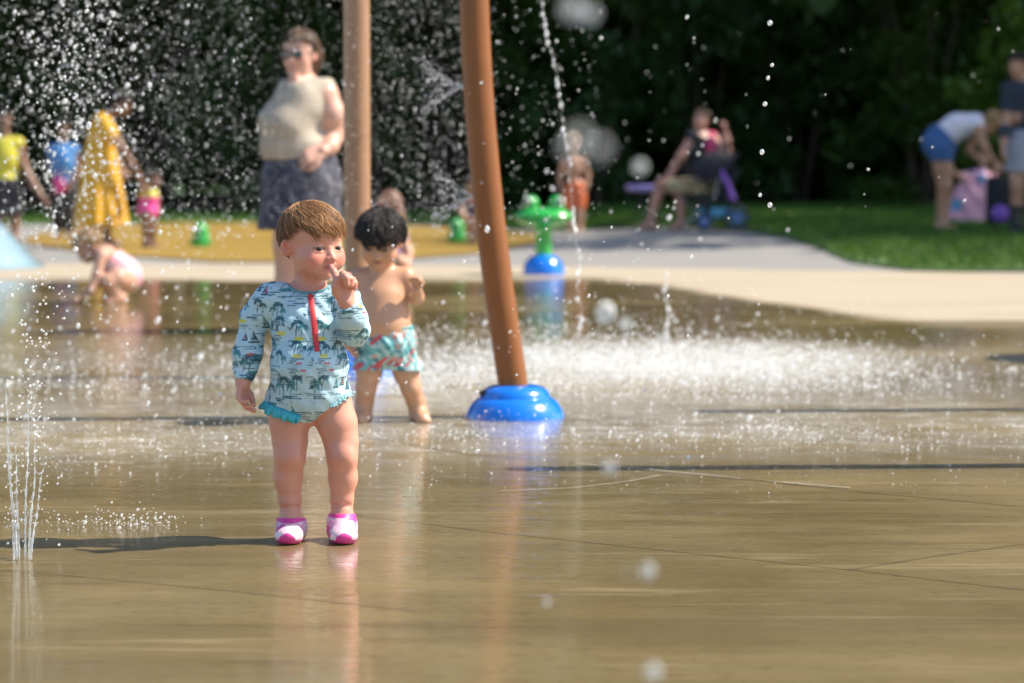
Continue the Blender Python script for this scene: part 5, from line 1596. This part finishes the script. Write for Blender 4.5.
def straight_pole(base, label, mat, bmat, lean=0.0, h=3.2):
    t = empty('spray_pole', base, label, 'spray pole')
    pts = [(lean * (z / h) ** 2, 0, z) for z in np.linspace(.05, h, 16)]
    MB().tube(pts, .054, 32).build('pole', mat, t)
    m = MB(); m.lathe(base_dome(.165, .118), n=40); m.build('base', bmat, t)
    m = MB(); m.ball(pts[-1], .056, 16); m.build('end_cap', mat, t)
    return t
g0 = gnd(358, 377)
straight_pole((g0[0] - .0, g0[1], 0), 'straight upright mist-paled brown spray pole behind the boy, its blue foot under spray', MIST_BROWN, BLUE)
# off to the right: the two tall features whose thin shadows cross the pad
for (yy, xx, lb, hh) in ((407.5, 3.35, 'slender spray pole off to the right, farther from the camera', 2.95), (463, 2.75, 'slender spray pole off to the right, nearer the camera', 3.0)):
    g0 = gnd(512, yy); straight_pole((xx, g0[1], 0), lb, BROWN, BLUE, .0, hh)
g0 = gnd(512, 357)
t = empty('bucket_pole', (4.45, g0[1], 0), 'tall pole off to the right carrying a wide blue dumping bucket', 'bucket pole')
MB().tube([(0, 0, .02), (0, 0, 1.9)], .05, 24).build('pole', BROWN, t)
m = MB(); m.lathe([(.0, 1.78), (.22, 1.78), (.24, 1.8), (.33, 2.2), (.35, 2.21), (.35, 2.23), (.32, 2.22), (.22, 1.83), (0, 1.82)], n=32); m.build('bucket', BLUE, t)

# ---- frog
g0 = gnd(543.5, 274.5); Yf = g0[1]; s_ = FPX / Yf
t = empty('frog_fountain', g0, 'green frog headed fountain on a short stem with a round blue foot', 'frog fountain')
Lf = lambda px, py, dy=0.0: at(px, py, Yf + dy) - g0
rr = 20.5 / s_
m = MB(); m.lathe([(rr, 0), (rr * 1.02, .02), (rr * .98, .055), (rr * .86, .10), (rr * .66, .135), (rr * .4, .15), (0, .152)], n=40); m.build('base', BLUE, t)
z0_, z1_ = Lf(543, 259)[2] - .02, Lf(543, 226)[2] + .02
m = MB(); m.lathe([(.062, z0_), (.068, z0_ + .02), (.062, z0_ + .06), (.060, (z0_ + z1_) / 2), (.066, z1_ - .04), (.09, z1_)], n=28); m.build('stem', GREEN, t)
hz_ = Lf(543.5, 217)[2]; hw = 30.5 / s_
m = MB(); m.lathe([(0, -.078), (hw * .45, -.072), (hw * .8, -.040), (hw * .97, -.008), (hw, .006), (hw * .96, .024), (hw * .75, .052), (hw * .4, .070), (0, .076)], (0, 0, hz_), 44, Matrix.Diagonal((1, .78, 1)))
hd = m.build('head', GREEN, t)
# mouth line round the front
pts = [(hw * .96 * math.sin(a_), -.78 * hw * .96 * math.cos(a_) - .006, hz_ - .012 + .010 * math.cos(2 * a_)) for a_ in np.linspace(-1.15, 1.15, 24)]
m = MB(); m.tube(pts, .006, 6); m.build('mouth', simple('dark_green', (.008, .09, .02), .5), hd)
for sx, px in ((-1, 531), (1, 556.5)):
    c = Lf(px, 203.5, -.02)
    m = MB(); m.ball(c, (.062, .058, .060), 24); m.tube([c - np.array([0, 0, .02]), (c[0] * .98, c[1], hz_ + .03)], [.052, .062], 20)
    e = m.build('eye', GREEN, t)
    w_ = c + np.array([-.020 if sx < 0 else .024, -.036, .012])
    m = MB(); m.ball(w_, (.034, .026, .036), 18); m.build('eye_white', simple('eye_white', (.75, .75, .72), .25), e)
    m = MB(); m.ball(w_ + np.array([.004 * sx, -.017, .002]), (.020, .013, .024), 14); m.build('pupil', DARK, e)

# ---- little green ground sprayers in the yellow circle
for (px, py, lb) in ((201, 247, 'small green turtle shaped ground sprayer left of the toddler'), (457, 242, 'small green turtle shaped ground sprayer left of the leaning pole')):
    g0 = gnd(px, py); t = empty('ground_sprayer', (g0[0], g0[1], hz(g0[0], g0[1]) + .004), lb, 'ground sprayer', 'small green ground sprayers')
    m = MB(); m.lathe([(.085, 0), (.09, .02), (.078, .10), (.075, .17), (.055, .215), (.02, .235), (0, .237)], n=24); m.build('shell', GREEN, t)
    m = MB(); m.ball((.02, -.075, .17), (.036, .04, .034), 14); m.build('head', GREEN, t)
    for sx in (-1, 1):
        m = MB(); m.ball((sx * .085, -.03, .045), (.03, .045, .025), 12); m.build('leg', GREEN, t)

# ---- the pale blue slide mound at the left edge
g0 = gnd(-28, 267); s_ = FPX / g0[1]
t = empty('water_mound', g0, 'smooth pale blue cone shaped water mound at the left edge', 'water mound')
R0 = 68 / s_; H0 = 74 / s_
pf = []
for u in np.linspace(0, 1, 18):
    pf.append((R0 * (1 - u) ** 1.0 * (1 + .10 * math.sin(PI * u)) + .02, H0 * (u ** 1.15)))
m = MB(); m.lathe([(R0 * 1.06, .0), (R0 * 1.05, .02)] + pf + [(0, H0 + .005)], n=64)
a = N('pale_blue_gel'); p = a.obj()
a.set(Base_Color=a.mix(a.noise(p, 6, 4), (.18, .29, .35), (.27, .38, .44)), Roughness=.2, Normal=a.bump(a.noise(a.scale(p, (1, 1, .2)), 40, 3), .35, .01))
a.b.inputs['Coat Weight'].default_value = 1
m.build('cone', a.m, t)
m = MB(); m.lathe([(.05, H0 - .02), (.055, H0 + .03), (.03, H0 + .06), (0, H0 + .06)], n=20); m.build('spout', STEEL, t)

# ---- stroller beside the seated woman
g0 = gnd(722, 231, .1); Ys = g0[1]; base = np.array([g0[0], Ys, hz(g0[0], Ys)]); ss = FPX / Ys
t = empty('stroller', base, 'dark baby stroller with purple straps and blue green wheels beside the seated woman', 'stroller')
q = lambda px, py, dy=0.0: at(px, py, Ys + dy) - base
CLD = simple('black_canvas', (.014, .014, .02), .8, .4, 30, bump=.3); PUR = simple('purple_fabric', (.24, .10, .48), .7, .2, 40, bump=.3)
TEALW = simple('turquoise_fabric', (.10, .34, .52), .6, .25, 30, bump=.3); TYRE = simple('grey_rubber', (.03, .03, .034), .6, .2, 60)
HUB = simple('blue_hub', (.12, .22, .52), .4, .2, 40)
for (px, py, r, dy) in ((704, 221, .095, -.2), (704, 221, .095, .2), (737, 218, .135, -.22), (737, 218, .135, .22)):
    c = q(px, py, dy); c[2] = r + .008
    m = MB(); ring = [c + np.array([r * math.cos(a_), 0, r * math.sin(a_)]) * .87 for a_ in np.linspace(0, 2 * PI, 25)]
    m.tube(ring, r * .13, 10, False); wh = m.build('wheel', TYRE, t)
    m = MB()
    for k in range(6): m.tube([c, c + np.array([math.cos(k * PI / 3), 0, math.sin(k * PI / 3)]) * r * .8], .010, 6)
    m.ball(c, (.032, .03, .032), 12); m.build('hub', HUB, wh)
m = MB()
for dy in (-.19, .19):
    m.tube([q(704, 219, dy), q(716, 196, dy), q(727, 172, dy), q(735, 158, dy)], .013, 8)
    m.tube([q(737, 216, dy), q(722, 190, dy), q(712, 178, dy)], .013, 8)
    m.tube([q(704, 219, dy), q(737, 216, dy)], .011, 8)
m.tube([q(735, 158, -.19), q(738, 154, -.1), q(738, 154, .1), q(735, 158, .19)], .016, 8)
m.build('frame', simple('dark_tube', (.03, .03, .04), .35, .2, 40, metal=.6), t)
m = MB(); m.box(q(716, 199), (.40, .34, .06), ry=.12); m.box(q(727, 186), (.07, .34, .42), ry=.45); m.box(q(704, 205), (.06, .34, .22), ry=-.2)
m.build('seat', CLD, t, bevel=.02)
m = MB(); m.box(q(717, 213), (.36, .32, .12)); m.build('basket', TEALW, t, bevel=.03)
m = MB(); m.tube([q(721, 170, -.21), q(728, 184, -.22), q(734, 200, -.21)], .026, 8); m.build('strap', PUR, t)
m = MB(); m.tube([q(718, 172, .1), q(726, 186, .1), q(731, 200, .1)], .024, 8); m.build('strap', PUR, t)
# canopy: a quarter shell with ribs
m = MB(); V = []; n1, n2 = 10, 14; cc = q(719, 178)
for i in range(n1 + 1):
    for j in range(n2 + 1):
        a_ = math.radians(12 + 118 * i / n1); b_ = PI * j / n2
        V.append(cc + np.array([-.30 * math.cos(a_) * math.sin(b_) ** .5, -.22 * math.cos(b_), .28 * math.sin(a_) * math.sin(b_) ** .5]))
Fq = [(i * (n2 + 1) + j, i * (n2 + 1) + j + 1, (i + 1) * (n2 + 1) + j + 1, (i + 1) * (n2 + 1) + j) for i in range(n1) for j in range(n2)]
o = raw_mesh('canopy', np.array(V), Fq, CLD, t); md = o.modifiers.new('t', 'SOLIDIFY'); md.thickness = .008

# ---- folding chair under the seated woman
g0 = np.array([SJ(700, 229)[0], SY, hz(SJ(700, 229)[0], SY)])
t = empty('folding_chair', g0, 'dark folding camp chair under the seated woman', 'chair')
q = lambda px, py, dy=0.0: at(px, py, SY + dy) - g0
m = MB(); m.box(q(697, 196), (.50, .50, .03)); m.build('seat', CLD, t, bevel=.01)
m = MB(); m.box(q(717, 166, 0.0) + np.array([.06, 0, 0]), (.03, .50, .50), ry=.16); m.build('backrest', CLD, t, bevel=.01)
for dy in (-.25, .25):
    for a_, b_ in (((679, 196), (712, 229)), ((713, 196), (682, 229))):
        p0 = q(*a_, dy); p1 = q(*b_, dy); p1[2] = .004
        m = MB(); m.tube([p0, p1], .011, 8); m.build('leg', STEEL, t)
    m = MB(); m.tube([q(714, 200, dy), q(720, 152, dy) + np.array([.06, 0, 0])], .011, 8); m.build('post', STEEL, t)
    m = MB(); m.box(q(696, 180, dy), (.42, .05, .022)); m.build('armrest', CLD, t, bevel=.008)

# ---- lavender camp table left of her
g0 = gnd(645, 226, .1); Yt = g0[1]; g0[2] = hz(g0[0], Yt); s_ = FPX / Yt
t = empty('camp_table', g0, 'small folding camp table with a lavender top left of the seated woman', 'table')
zt = at(645, 187, Yt)[2] - g0[2]
m = MB(); m.lathe([(0, -.05), (.17, -.05), (.215, -.025), (.225, .0), (.215, .022), (.2, .012), (0, .008)], (0, 0, zt), 36); m.build('table_top', simple('lavender_plastic', (.36, .29, .66), .4, .15, 30), t)
for k in range(3):
    a_ = k * 2 * PI / 3 + .4
    m = MB(); m.tube([(.05 * math.cos(a_), .05 * math.sin(a_), zt - .045), (.17 * math.cos(a_), .17 * math.sin(a_), .004)], .011, 8); m.build('leg', simple('dark_leg', (.02, .02, .025), .5), t)

# ---- black bag with a purple pocket behind the towel
g0 = gnd(998, 229.5, .1); Yb = g0[1]; g0[2] = hz(g0[0], Yb) + .03
t = empty('bag', g0, 'big black beach bag with a purple pocket between the pink towel and the man', 'bag')
hb = at(998, 176, Yb)[2] - g0[2]
m = MB(); m.box((0, 0, hb * .5), (.26, .22, hb)); m.build('bag_body', CLD, t, bevel=.06)
m = MB(); m.ball((-.0, -.10, hb * .26), (.10, .055, .10), 18); m.build('pocket', PUR, t)
m = MB(); m.tube([(-.08, -.02, hb - .02), (-.06, -.02, hb + .12), (.06, -.02, hb + .12), (.08, -.02, hb - .02)], .012, 8); m.build('handle', CLD, t)
# ================================================================== water in the air
a = N('water_drop')
df = a.n('ShaderNodeBsdfDiffuse'); df.inputs[0].default_value = (.93, .95, .96, 1)
tr = a.n('ShaderNodeBsdfTranslucent'); tr.inputs[0].default_value = (.93, .95, .96, 1)
gl = a.n('ShaderNodeBsdfGlossy'); gl.inputs['Roughness'].default_value = .22; gl.inputs[0].default_value = (1, 1, 1, 1)
m1 = a.n('ShaderNodeMixShader'); m1.inputs[0].default_value = .5
a.t.links.new(df.outputs[0], m1.inputs[1]); a.t.links.new(tr.outputs[0], m1.inputs[2])
m2 = a.n('ShaderNodeMixShader'); m2.inputs[0].default_value = .22
a.t.links.new(m1.outputs[0], m2.inputs[1]); a.t.links.new(gl.outputs[0], m2.inputs[2])
tp = a.n('ShaderNodeBsdfTransparent'); m3 = a.n('ShaderNodeMixShader'); m3.inputs[0].default_value = .30
a.t.links.new(m2.outputs[0], m3.inputs[1]); a.t.links.new(tp.outputs[0], m3.inputs[2])
a.t.links.new(m3.outputs[0], a.out.inputs[0])
DROP = a.m
m3.inputs[0].default_value = .40
MIST = DROP.copy(); MIST.name = 'fine_spray'
for nd in MIST.node_tree.nodes:
    if nd.type == 'MIX_SHADER' and any(l.from_node.type == 'BSDF_TRANSPARENT' for l in nd.inputs[2].links): nd.inputs[0].default_value = .55
g = N('water_glass')
gs = g.n('ShaderNodeBsdfGlass'); gs.inputs['IOR'].default_value = 1.33; gs.inputs['Roughness'].default_value = .08
dd = g.n('ShaderNodeBsdfDiffuse'); dd.inputs[0].default_value = (.85, .9, .92, 1)
tt = g.n('ShaderNodeBsdfTranslucent'); tt.inputs[0].default_value = (.85, .9, .92, 1)
a1 = g.n('ShaderNodeMixShader'); a1.inputs[0].default_value = .5
g.t.links.new(dd.outputs[0], a1.inputs[1]); g.t.links.new(tt.outputs[0], a1.inputs[2])
a2 = g.n('ShaderNodeMixShader'); a2.inputs[0].default_value = .42
g.t.links.new(gs.outputs[0], a2.inputs[1]); g.t.links.new(a1.outputs[0], a2.inputs[2])
g.t.links.new(a2.outputs[0], g.out.inputs[0])
GLASSY = g.m

def ico(sub):
    bm = bmesh.new(); bmesh.ops.create_icosphere(bm, subdivisions=sub, radius=1)
    V = np.array([v.co[:] for v in bm.verts]); F = np.array([[v.index for v in f.verts] for f in bm.faces]); bm.free()
    return V, F
ICO1, ICO2 = ico(1), ico(2)

def drops(name, C, R, mat, kind='stuff', sub=1, stretch=None, label=None, cat=None, group=None):
    """many drops in one mesh; stretch (n,3) lengthens each along its flight"""
    IV, IF = ICO1 if sub == 1 else ICO2
    C = np.asarray(C, float); R = np.asarray(R, float); n = len(C)
    V = IV[None] * R[:, None, None]
    if stretch is not None:
        d = stretch / np.maximum(np.linalg.norm(stretch, axis=1, keepdims=True), 1e-9); m = np.linalg.norm(stretch, axis=1)
        al = (V * d[:, None]).sum(2)
        V = V + d[:, None] * (al * m[:, None])[..., None]
    V = V + C[:, None]
    F = (IF[None] + (np.arange(n) * len(IV))[:, None, None]).reshape(-1, 3)
    o = raw_mesh(name, V.reshape(-1, 3), F, mat)
    tag(o, label, cat, group, kind); return o

rw = np.random.default_rng(77)
def pts_px(px, py, Y):
    o = np.empty((len(px), 3))
    for i in range(len(px)): o[i] = at(px[i], py[i], Y[i])
    return o

C, R, ST = [], [], []
def spray(n, fx, fy, Ys_, rs, st=.4, zmin=.01):
    px, py = fx(n), fy(n); Y = rw.uniform(*Ys_, n); P = pts_px(px, py, Y)
    k = P[:, 2] > zmin
    P = P[k]; C.append(P); R.append(np.exp(rw.normal(math.log(rs[0]), rs[1], len(P))))
    s = rw.normal(0, .35, (len(P), 3)) * st; s[:, 2] -= st * rw.uniform(0, 1.2, len(P)); ST.append(s)
U = lambda a_, b_: (lambda n: rw.uniform(a_, b_, n))
G = lambda m_, s_: (lambda n: rw.normal(m_, s_, n))
# the big plume over the left: coarse drops in the middle, finer around
spray(1100, G(80, 42), U(-10, 240), (7.5, 10.5), (.0023, .5))
spray(300, G(72, 26), U(-10, 190), (7.0, 9.5), (.0030, .4))
spray(1900, U(-20, 260), U(-10, 240), (8, 13), (.0018, .45))
spray(380, U(400, 600), U(-10, 240), (8.6, 13), (.0022, .45))
spray(110, U(480, 720), U(0, 330), (8, 16), (.0028, .45))
spray(45, U(700, 1024), U(0, 300), (7, 16), (.0024, .5))
spray(700, U(-10, 250), U(220, 420), (7.5, 13), (.0023, .5))
spray(300, U(350, 700), U(200, 400), (7, 11), (.0022, .5))
spray(160, U(-10, 1024), U(300, 560), (6.2, 9), (.0015, .5))
drops('spray_drops', np.concatenate(C), np.concatenate(R), DROP, 'stuff', 1, np.concatenate(ST)); C, R, ST = [], [], []
spray(2300, U(150, 480), U(-10, 235), (9.5, 12.8), (.0013, .45), .9)
spray(1500, U(345, 480), U(-10, 235), (9.5, 12.8), (.0013, .45), 1.0)
spray(4200, U(120, 500), U(-10, 240), (9.5, 12.8), (.0008, .4), .7)
spray(1500, U(-20, 200), U(-10, 250), (8, 13), (.0010, .4), .7)
# jets leaving the nozzles of the leaning pole: two fanning cones to the left
for (nx_, ny_, up_) in ((463, 87, .0), (474, 196, .04)):
    n = 520; tt_ = rw.random(n) ** .75
    edge_ = np.where(rw.random(n) < .55, rw.choice([-1, 1], n) * rw.normal(.9, .22, n), rw.uniform(-1, 1, n))
    dx = 42 * tt_ + rw.normal(0, 1.5, n) * tt_; dy = edge_ * (20 * tt_ + 10 * tt_ ** 2) + 4 * tt_ * up_
    P = pts_px(nx_ - dx, ny_ + dy, PY + rw.normal(0, .10, n) * tt_)
    C.append(P); R.append(np.exp(rw.normal(math.log(.0011), .4, n)) * (1.1 - .2 * tt_))
    ST.append(np.stack([-1.6 + 0 * tt_, 0 * tt_, -edge_ * 1.0], 1))
C = np.concatenate(C); R = np.concatenate(R); ST = np.concatenate(ST)
drops('spray_mist', C, R, MIST, 'stuff', 1, ST)

# ---- the white sheet where the jets land: low leaping drops over the pad
C, R = [], []
def splash(n, cx, cy, sx, sy, hh, rs):
    x_ = rw.normal(cx, sx, n); y_ = rw.normal(cy, sy, n); z_ = rw.exponential(hh, n) + .003
    C.append(np.stack([x_, y_, z_], 1)); R.append(np.exp(rw.normal(math.log(rs), .45, n)))
def px2g(px, py): return gnd(px, py)[:2]
for (px, py, sx, sy, n, hh) in ((610, 372, .55, .7, 3600, .055), (720, 372, .45, .5, 2600, .035), (480, 372, .40, .6, 1500, .05), (850, 380, .35, .3, 420, .015), (170, 372, .8, .6, 550, .025), (395, 384, .22, .25, 900, .04),
                                (300, 368, .6, .5, 350, .03), (60, 384, .5, .4, 350, .02)):
    c = px2g(px, py); splash(int(n * 1.5), c[0], c[1], sx, sy, hh, .0026)
for (px, py, sx, sy, n, hh) in ((640, 370, .48, .6, 6500, .035), (505, 372, .3, .5, 1600, .03)):
    c = px2g(px, py); splash(n, c[0], c[1], sx, sy, hh, .0016)
for (px, py, sx, sy, n, hh) in ((775, 431, .07, .05, 160, .018), (250, 445, .6, .5, 500, .012), (620, 432, .7, .25, 420, .010), (880, 440, .6, .3, 420, .008), (140, 525, .06, .04, 90, .012), (60, 525, .12, .05, 90, .012), (130, 440, .5, .4, 350, .012), (560, 440, .6, .2, 260, .010)):
    c = px2g(px, py); splash(int(n * 1.4), c[0], c[1], sx, sy, hh, .0016)
n = 1300; px = rw.uniform(-20, 1044, n); py = 385 + 110 * rw.random(n) ** 1.8 
P = np.array([gnd(a_, b_) for a_, b_ in zip(px, py)]); P[:, 2] = rw.exponential(.006, n) + .001
C.append(P); R.append(np.exp(rw.normal(math.log(.0011), .4, n)))
drops('splash_drops', np.concatenate(C), np.concatenate(R), DROP, 'stuff', 1)

# ---- ground jets at the left edge
g0 = gnd(22, 559); Yj = g0[1]
t = empty('water_jet', (g0[0], Yj, 0), 'cluster of thin white water jets shooting from the ground at the left edge', 'water jet')
for k, (bx, tx, ty, wob) in enumerate(((14, 4, 385, 1.6), (19, 14, 432, 1.0), (25, 29, 395, 1.2), (29, 38, 425, 1.8), (31, 45, 462, 1.4), (17, 9, 452, 1.2))):
    m = MB(); pts = []; rad = []
    r_ = random.Random(k)
    for i in range(90):
        u = i / 89
        p = at(bx + (tx - bx) * u ** 1.3 + wob * math.sin(9 * u + k) * u + r_.gauss(0, .45) * u, 559 + (ty - 559) * u, Yj + .03 * math.sin(7 * u + k)) - np.array([g0[0], Yj, 0])
        pts.append(p); rad.append(max(.0005, (.0026 - .0017 * u) * (1 + .7 * math.sin(70 * u + k * 2) * u ** .5 + .6 * r_.uniform(-1, 1) * u ** .5)))
    m.tube(pts, rad, 8)
    for i in range(14):
        u = r_.uniform(.25, 1.15); i0 = min(89, int(u * 89)); c = np.array(pts[i0]) + np.array([r_.gauss(0, .010), r_.gauss(0, .012), (u - 1) * .25 if u > 1 else r_.gauss(0, .01)])
        m.ball(c, r_.uniform(.0010, .0026), 8)
    m.build('water_stream', GLASSY, t)
C = []; R = []
for i in range(140):
    u = rw.random() ** .7; px_ = 34 + rw.normal(0, 16) * (.3 + u); py_ = 470 - 190 * u + rw.normal(0, 8)
    C.append(at(px_, py_, Yj + rw.normal(0, .08))); R.append(abs(rw.normal(.0019, .0008)) + .0005)
for i in range(90):
    C.append(at(30 + rw.normal(0, 22), rw.uniform(395, 545), Yj + rw.normal(0, .06))); R.append(abs(rw.normal(.0015, .0008)) + .0004)
drops('jet_drops', C, R, DROP, 'stuff', 2)

# ---- falling string of water left of the frog fountain's right eye, and its splash
path = [(540, -6), (545, 30), (553, 60), (559, 95), (564, 130), (570, 170), (573, 205), (575, 235), (580, 258), (577, 285), (582, 310), (580, 334)]
Yw = 10.2; base = gnd(580, 382)
base = np.array([at(580, 334, Yw)[0], Yw, 0.0])
def thread(path, Y, base, k, rmin, rmax, sd, lab, jit):
    r_ = random.Random(sd); pts = []; rad = []
    for i in range(len(path) - 1):
        for j in range(k):
            u = j / k; x_ = path[i][0] * (1 - u) + path[i + 1][0] * u; y_ = path[i][1] * (1 - u) + path[i + 1][1] * u
            bead = r_.random() < .5; r0 = r_.uniform(rmin, rmax) if bead else .0006
            c = np.array(at(x_ + r_.gauss(0, jit), y_, Y + r_.gauss(0, .01))) - base
            for (dz, f) in ((1, .25), (.6, .85), (0, 1), (-.6, .85), (-1, .25)):
                pts.append(c + np.array([0, 0, dz * (r0 * 1.2 + .0012)])); rad.append(max(.0005, r0 * f))
    m = MB(); m.tube(pts, rad, 8)
    o = m.build('water_stream', DROP, None, base); tag(o, lab, 'falling water')
thread(path, Yw, base, 7, .003, .0085, 5, 'wavering string of falling water drops beside the green frog fountain', .9)
Yw2 = 12.5; b2 = np.array([at(668, 320, Yw2)[0], Yw2, 0])
thread([(668, 268), (665, 290), (669, 312), (666, 330), (668, 347)], Yw2, b2, 9, .004, .011, 6, 'short pale column of spray standing in front of the dry concrete strip', 1.6)

# ---- drops near the lens or far out of focus, each on its own
BIG = [(572, 8, 1.75, .0105, 'large blurred drop at the top edge, left of a twin, above the frog'), (590, 14, 1.9, .0085, 'large blurred drop at the top edge, right of its twin'),
       (578, 138, 1.5, .011, 'biggest blurred white drop, over the head of the child in orange shorts'), (600, 148, 1.55, .0098, 'big blurred white drop just right of the biggest one'), (566, 148, 1.7, .008, 'blurred white drop just left of the biggest one'),
       (640, 167, 2.4, .0095, 'blurred white drop above the lavender table'), (606, 312, 3.2, .021, 'fat white drop above the white splash zone'), (625, 324, 3.0, .011, 'smaller drop right of the fat white one'),
       (609, 467, 2.6, .0095, 'pale blue blurred drop right of the pole reflection'), (648, 571, 2.35, .0105, 'pale blurred drop over the lower middle of the pad'), (629, 573, 2.0, .0035, 'tiny golden blurred drop left of the pale one'),
       (653, 672, 2.2, .0110, 'blurred drop at the bottom edge'), (547, 602, 2.9, .0062, 'small faint drop left of the lower middle one'), (770, 23, 5.2, .0095, 'ragged bright drop alone high above the dark wood'),
       (768, 78, 7.0, .010, 'drop at the middle of the line above the lawn'), (772, 65, 7.0, .009, 'drop just above the middle of the line over the lawn'), (765, 104, 6.6, .011, 'drop in the lower part of the line over the lawn'), (762, 152, 6.4, .012, 'drop low over the grass left of the bent woman'),
       (770, 205, 6.4, .012, 'drop just over the curved kerb of the lawn'), (760, 195, 6.6, .009, 'drop a little above the kerb drop'), (668, 296, 6.0, .008, 'drop before the pale column of spray')]
for (px, py, Y, r, lb) in BIG:
    IV, IF = ICO2; c = at(px, py, Y)
    r *= (.5 if py in (138, 148) else .66) if Y < 4 else .55; V = IV * np.array([r * .92, r * .92, r * 1.06]) * (1 + .05 * np.sin(IV[:, [0]] * 3 + px))
    o = raw_mesh('water_drop', V, IF, GLASSY if Y < 4 else DROP, None, True, c); tag(o, lb, 'water drop', 'single large water drops')
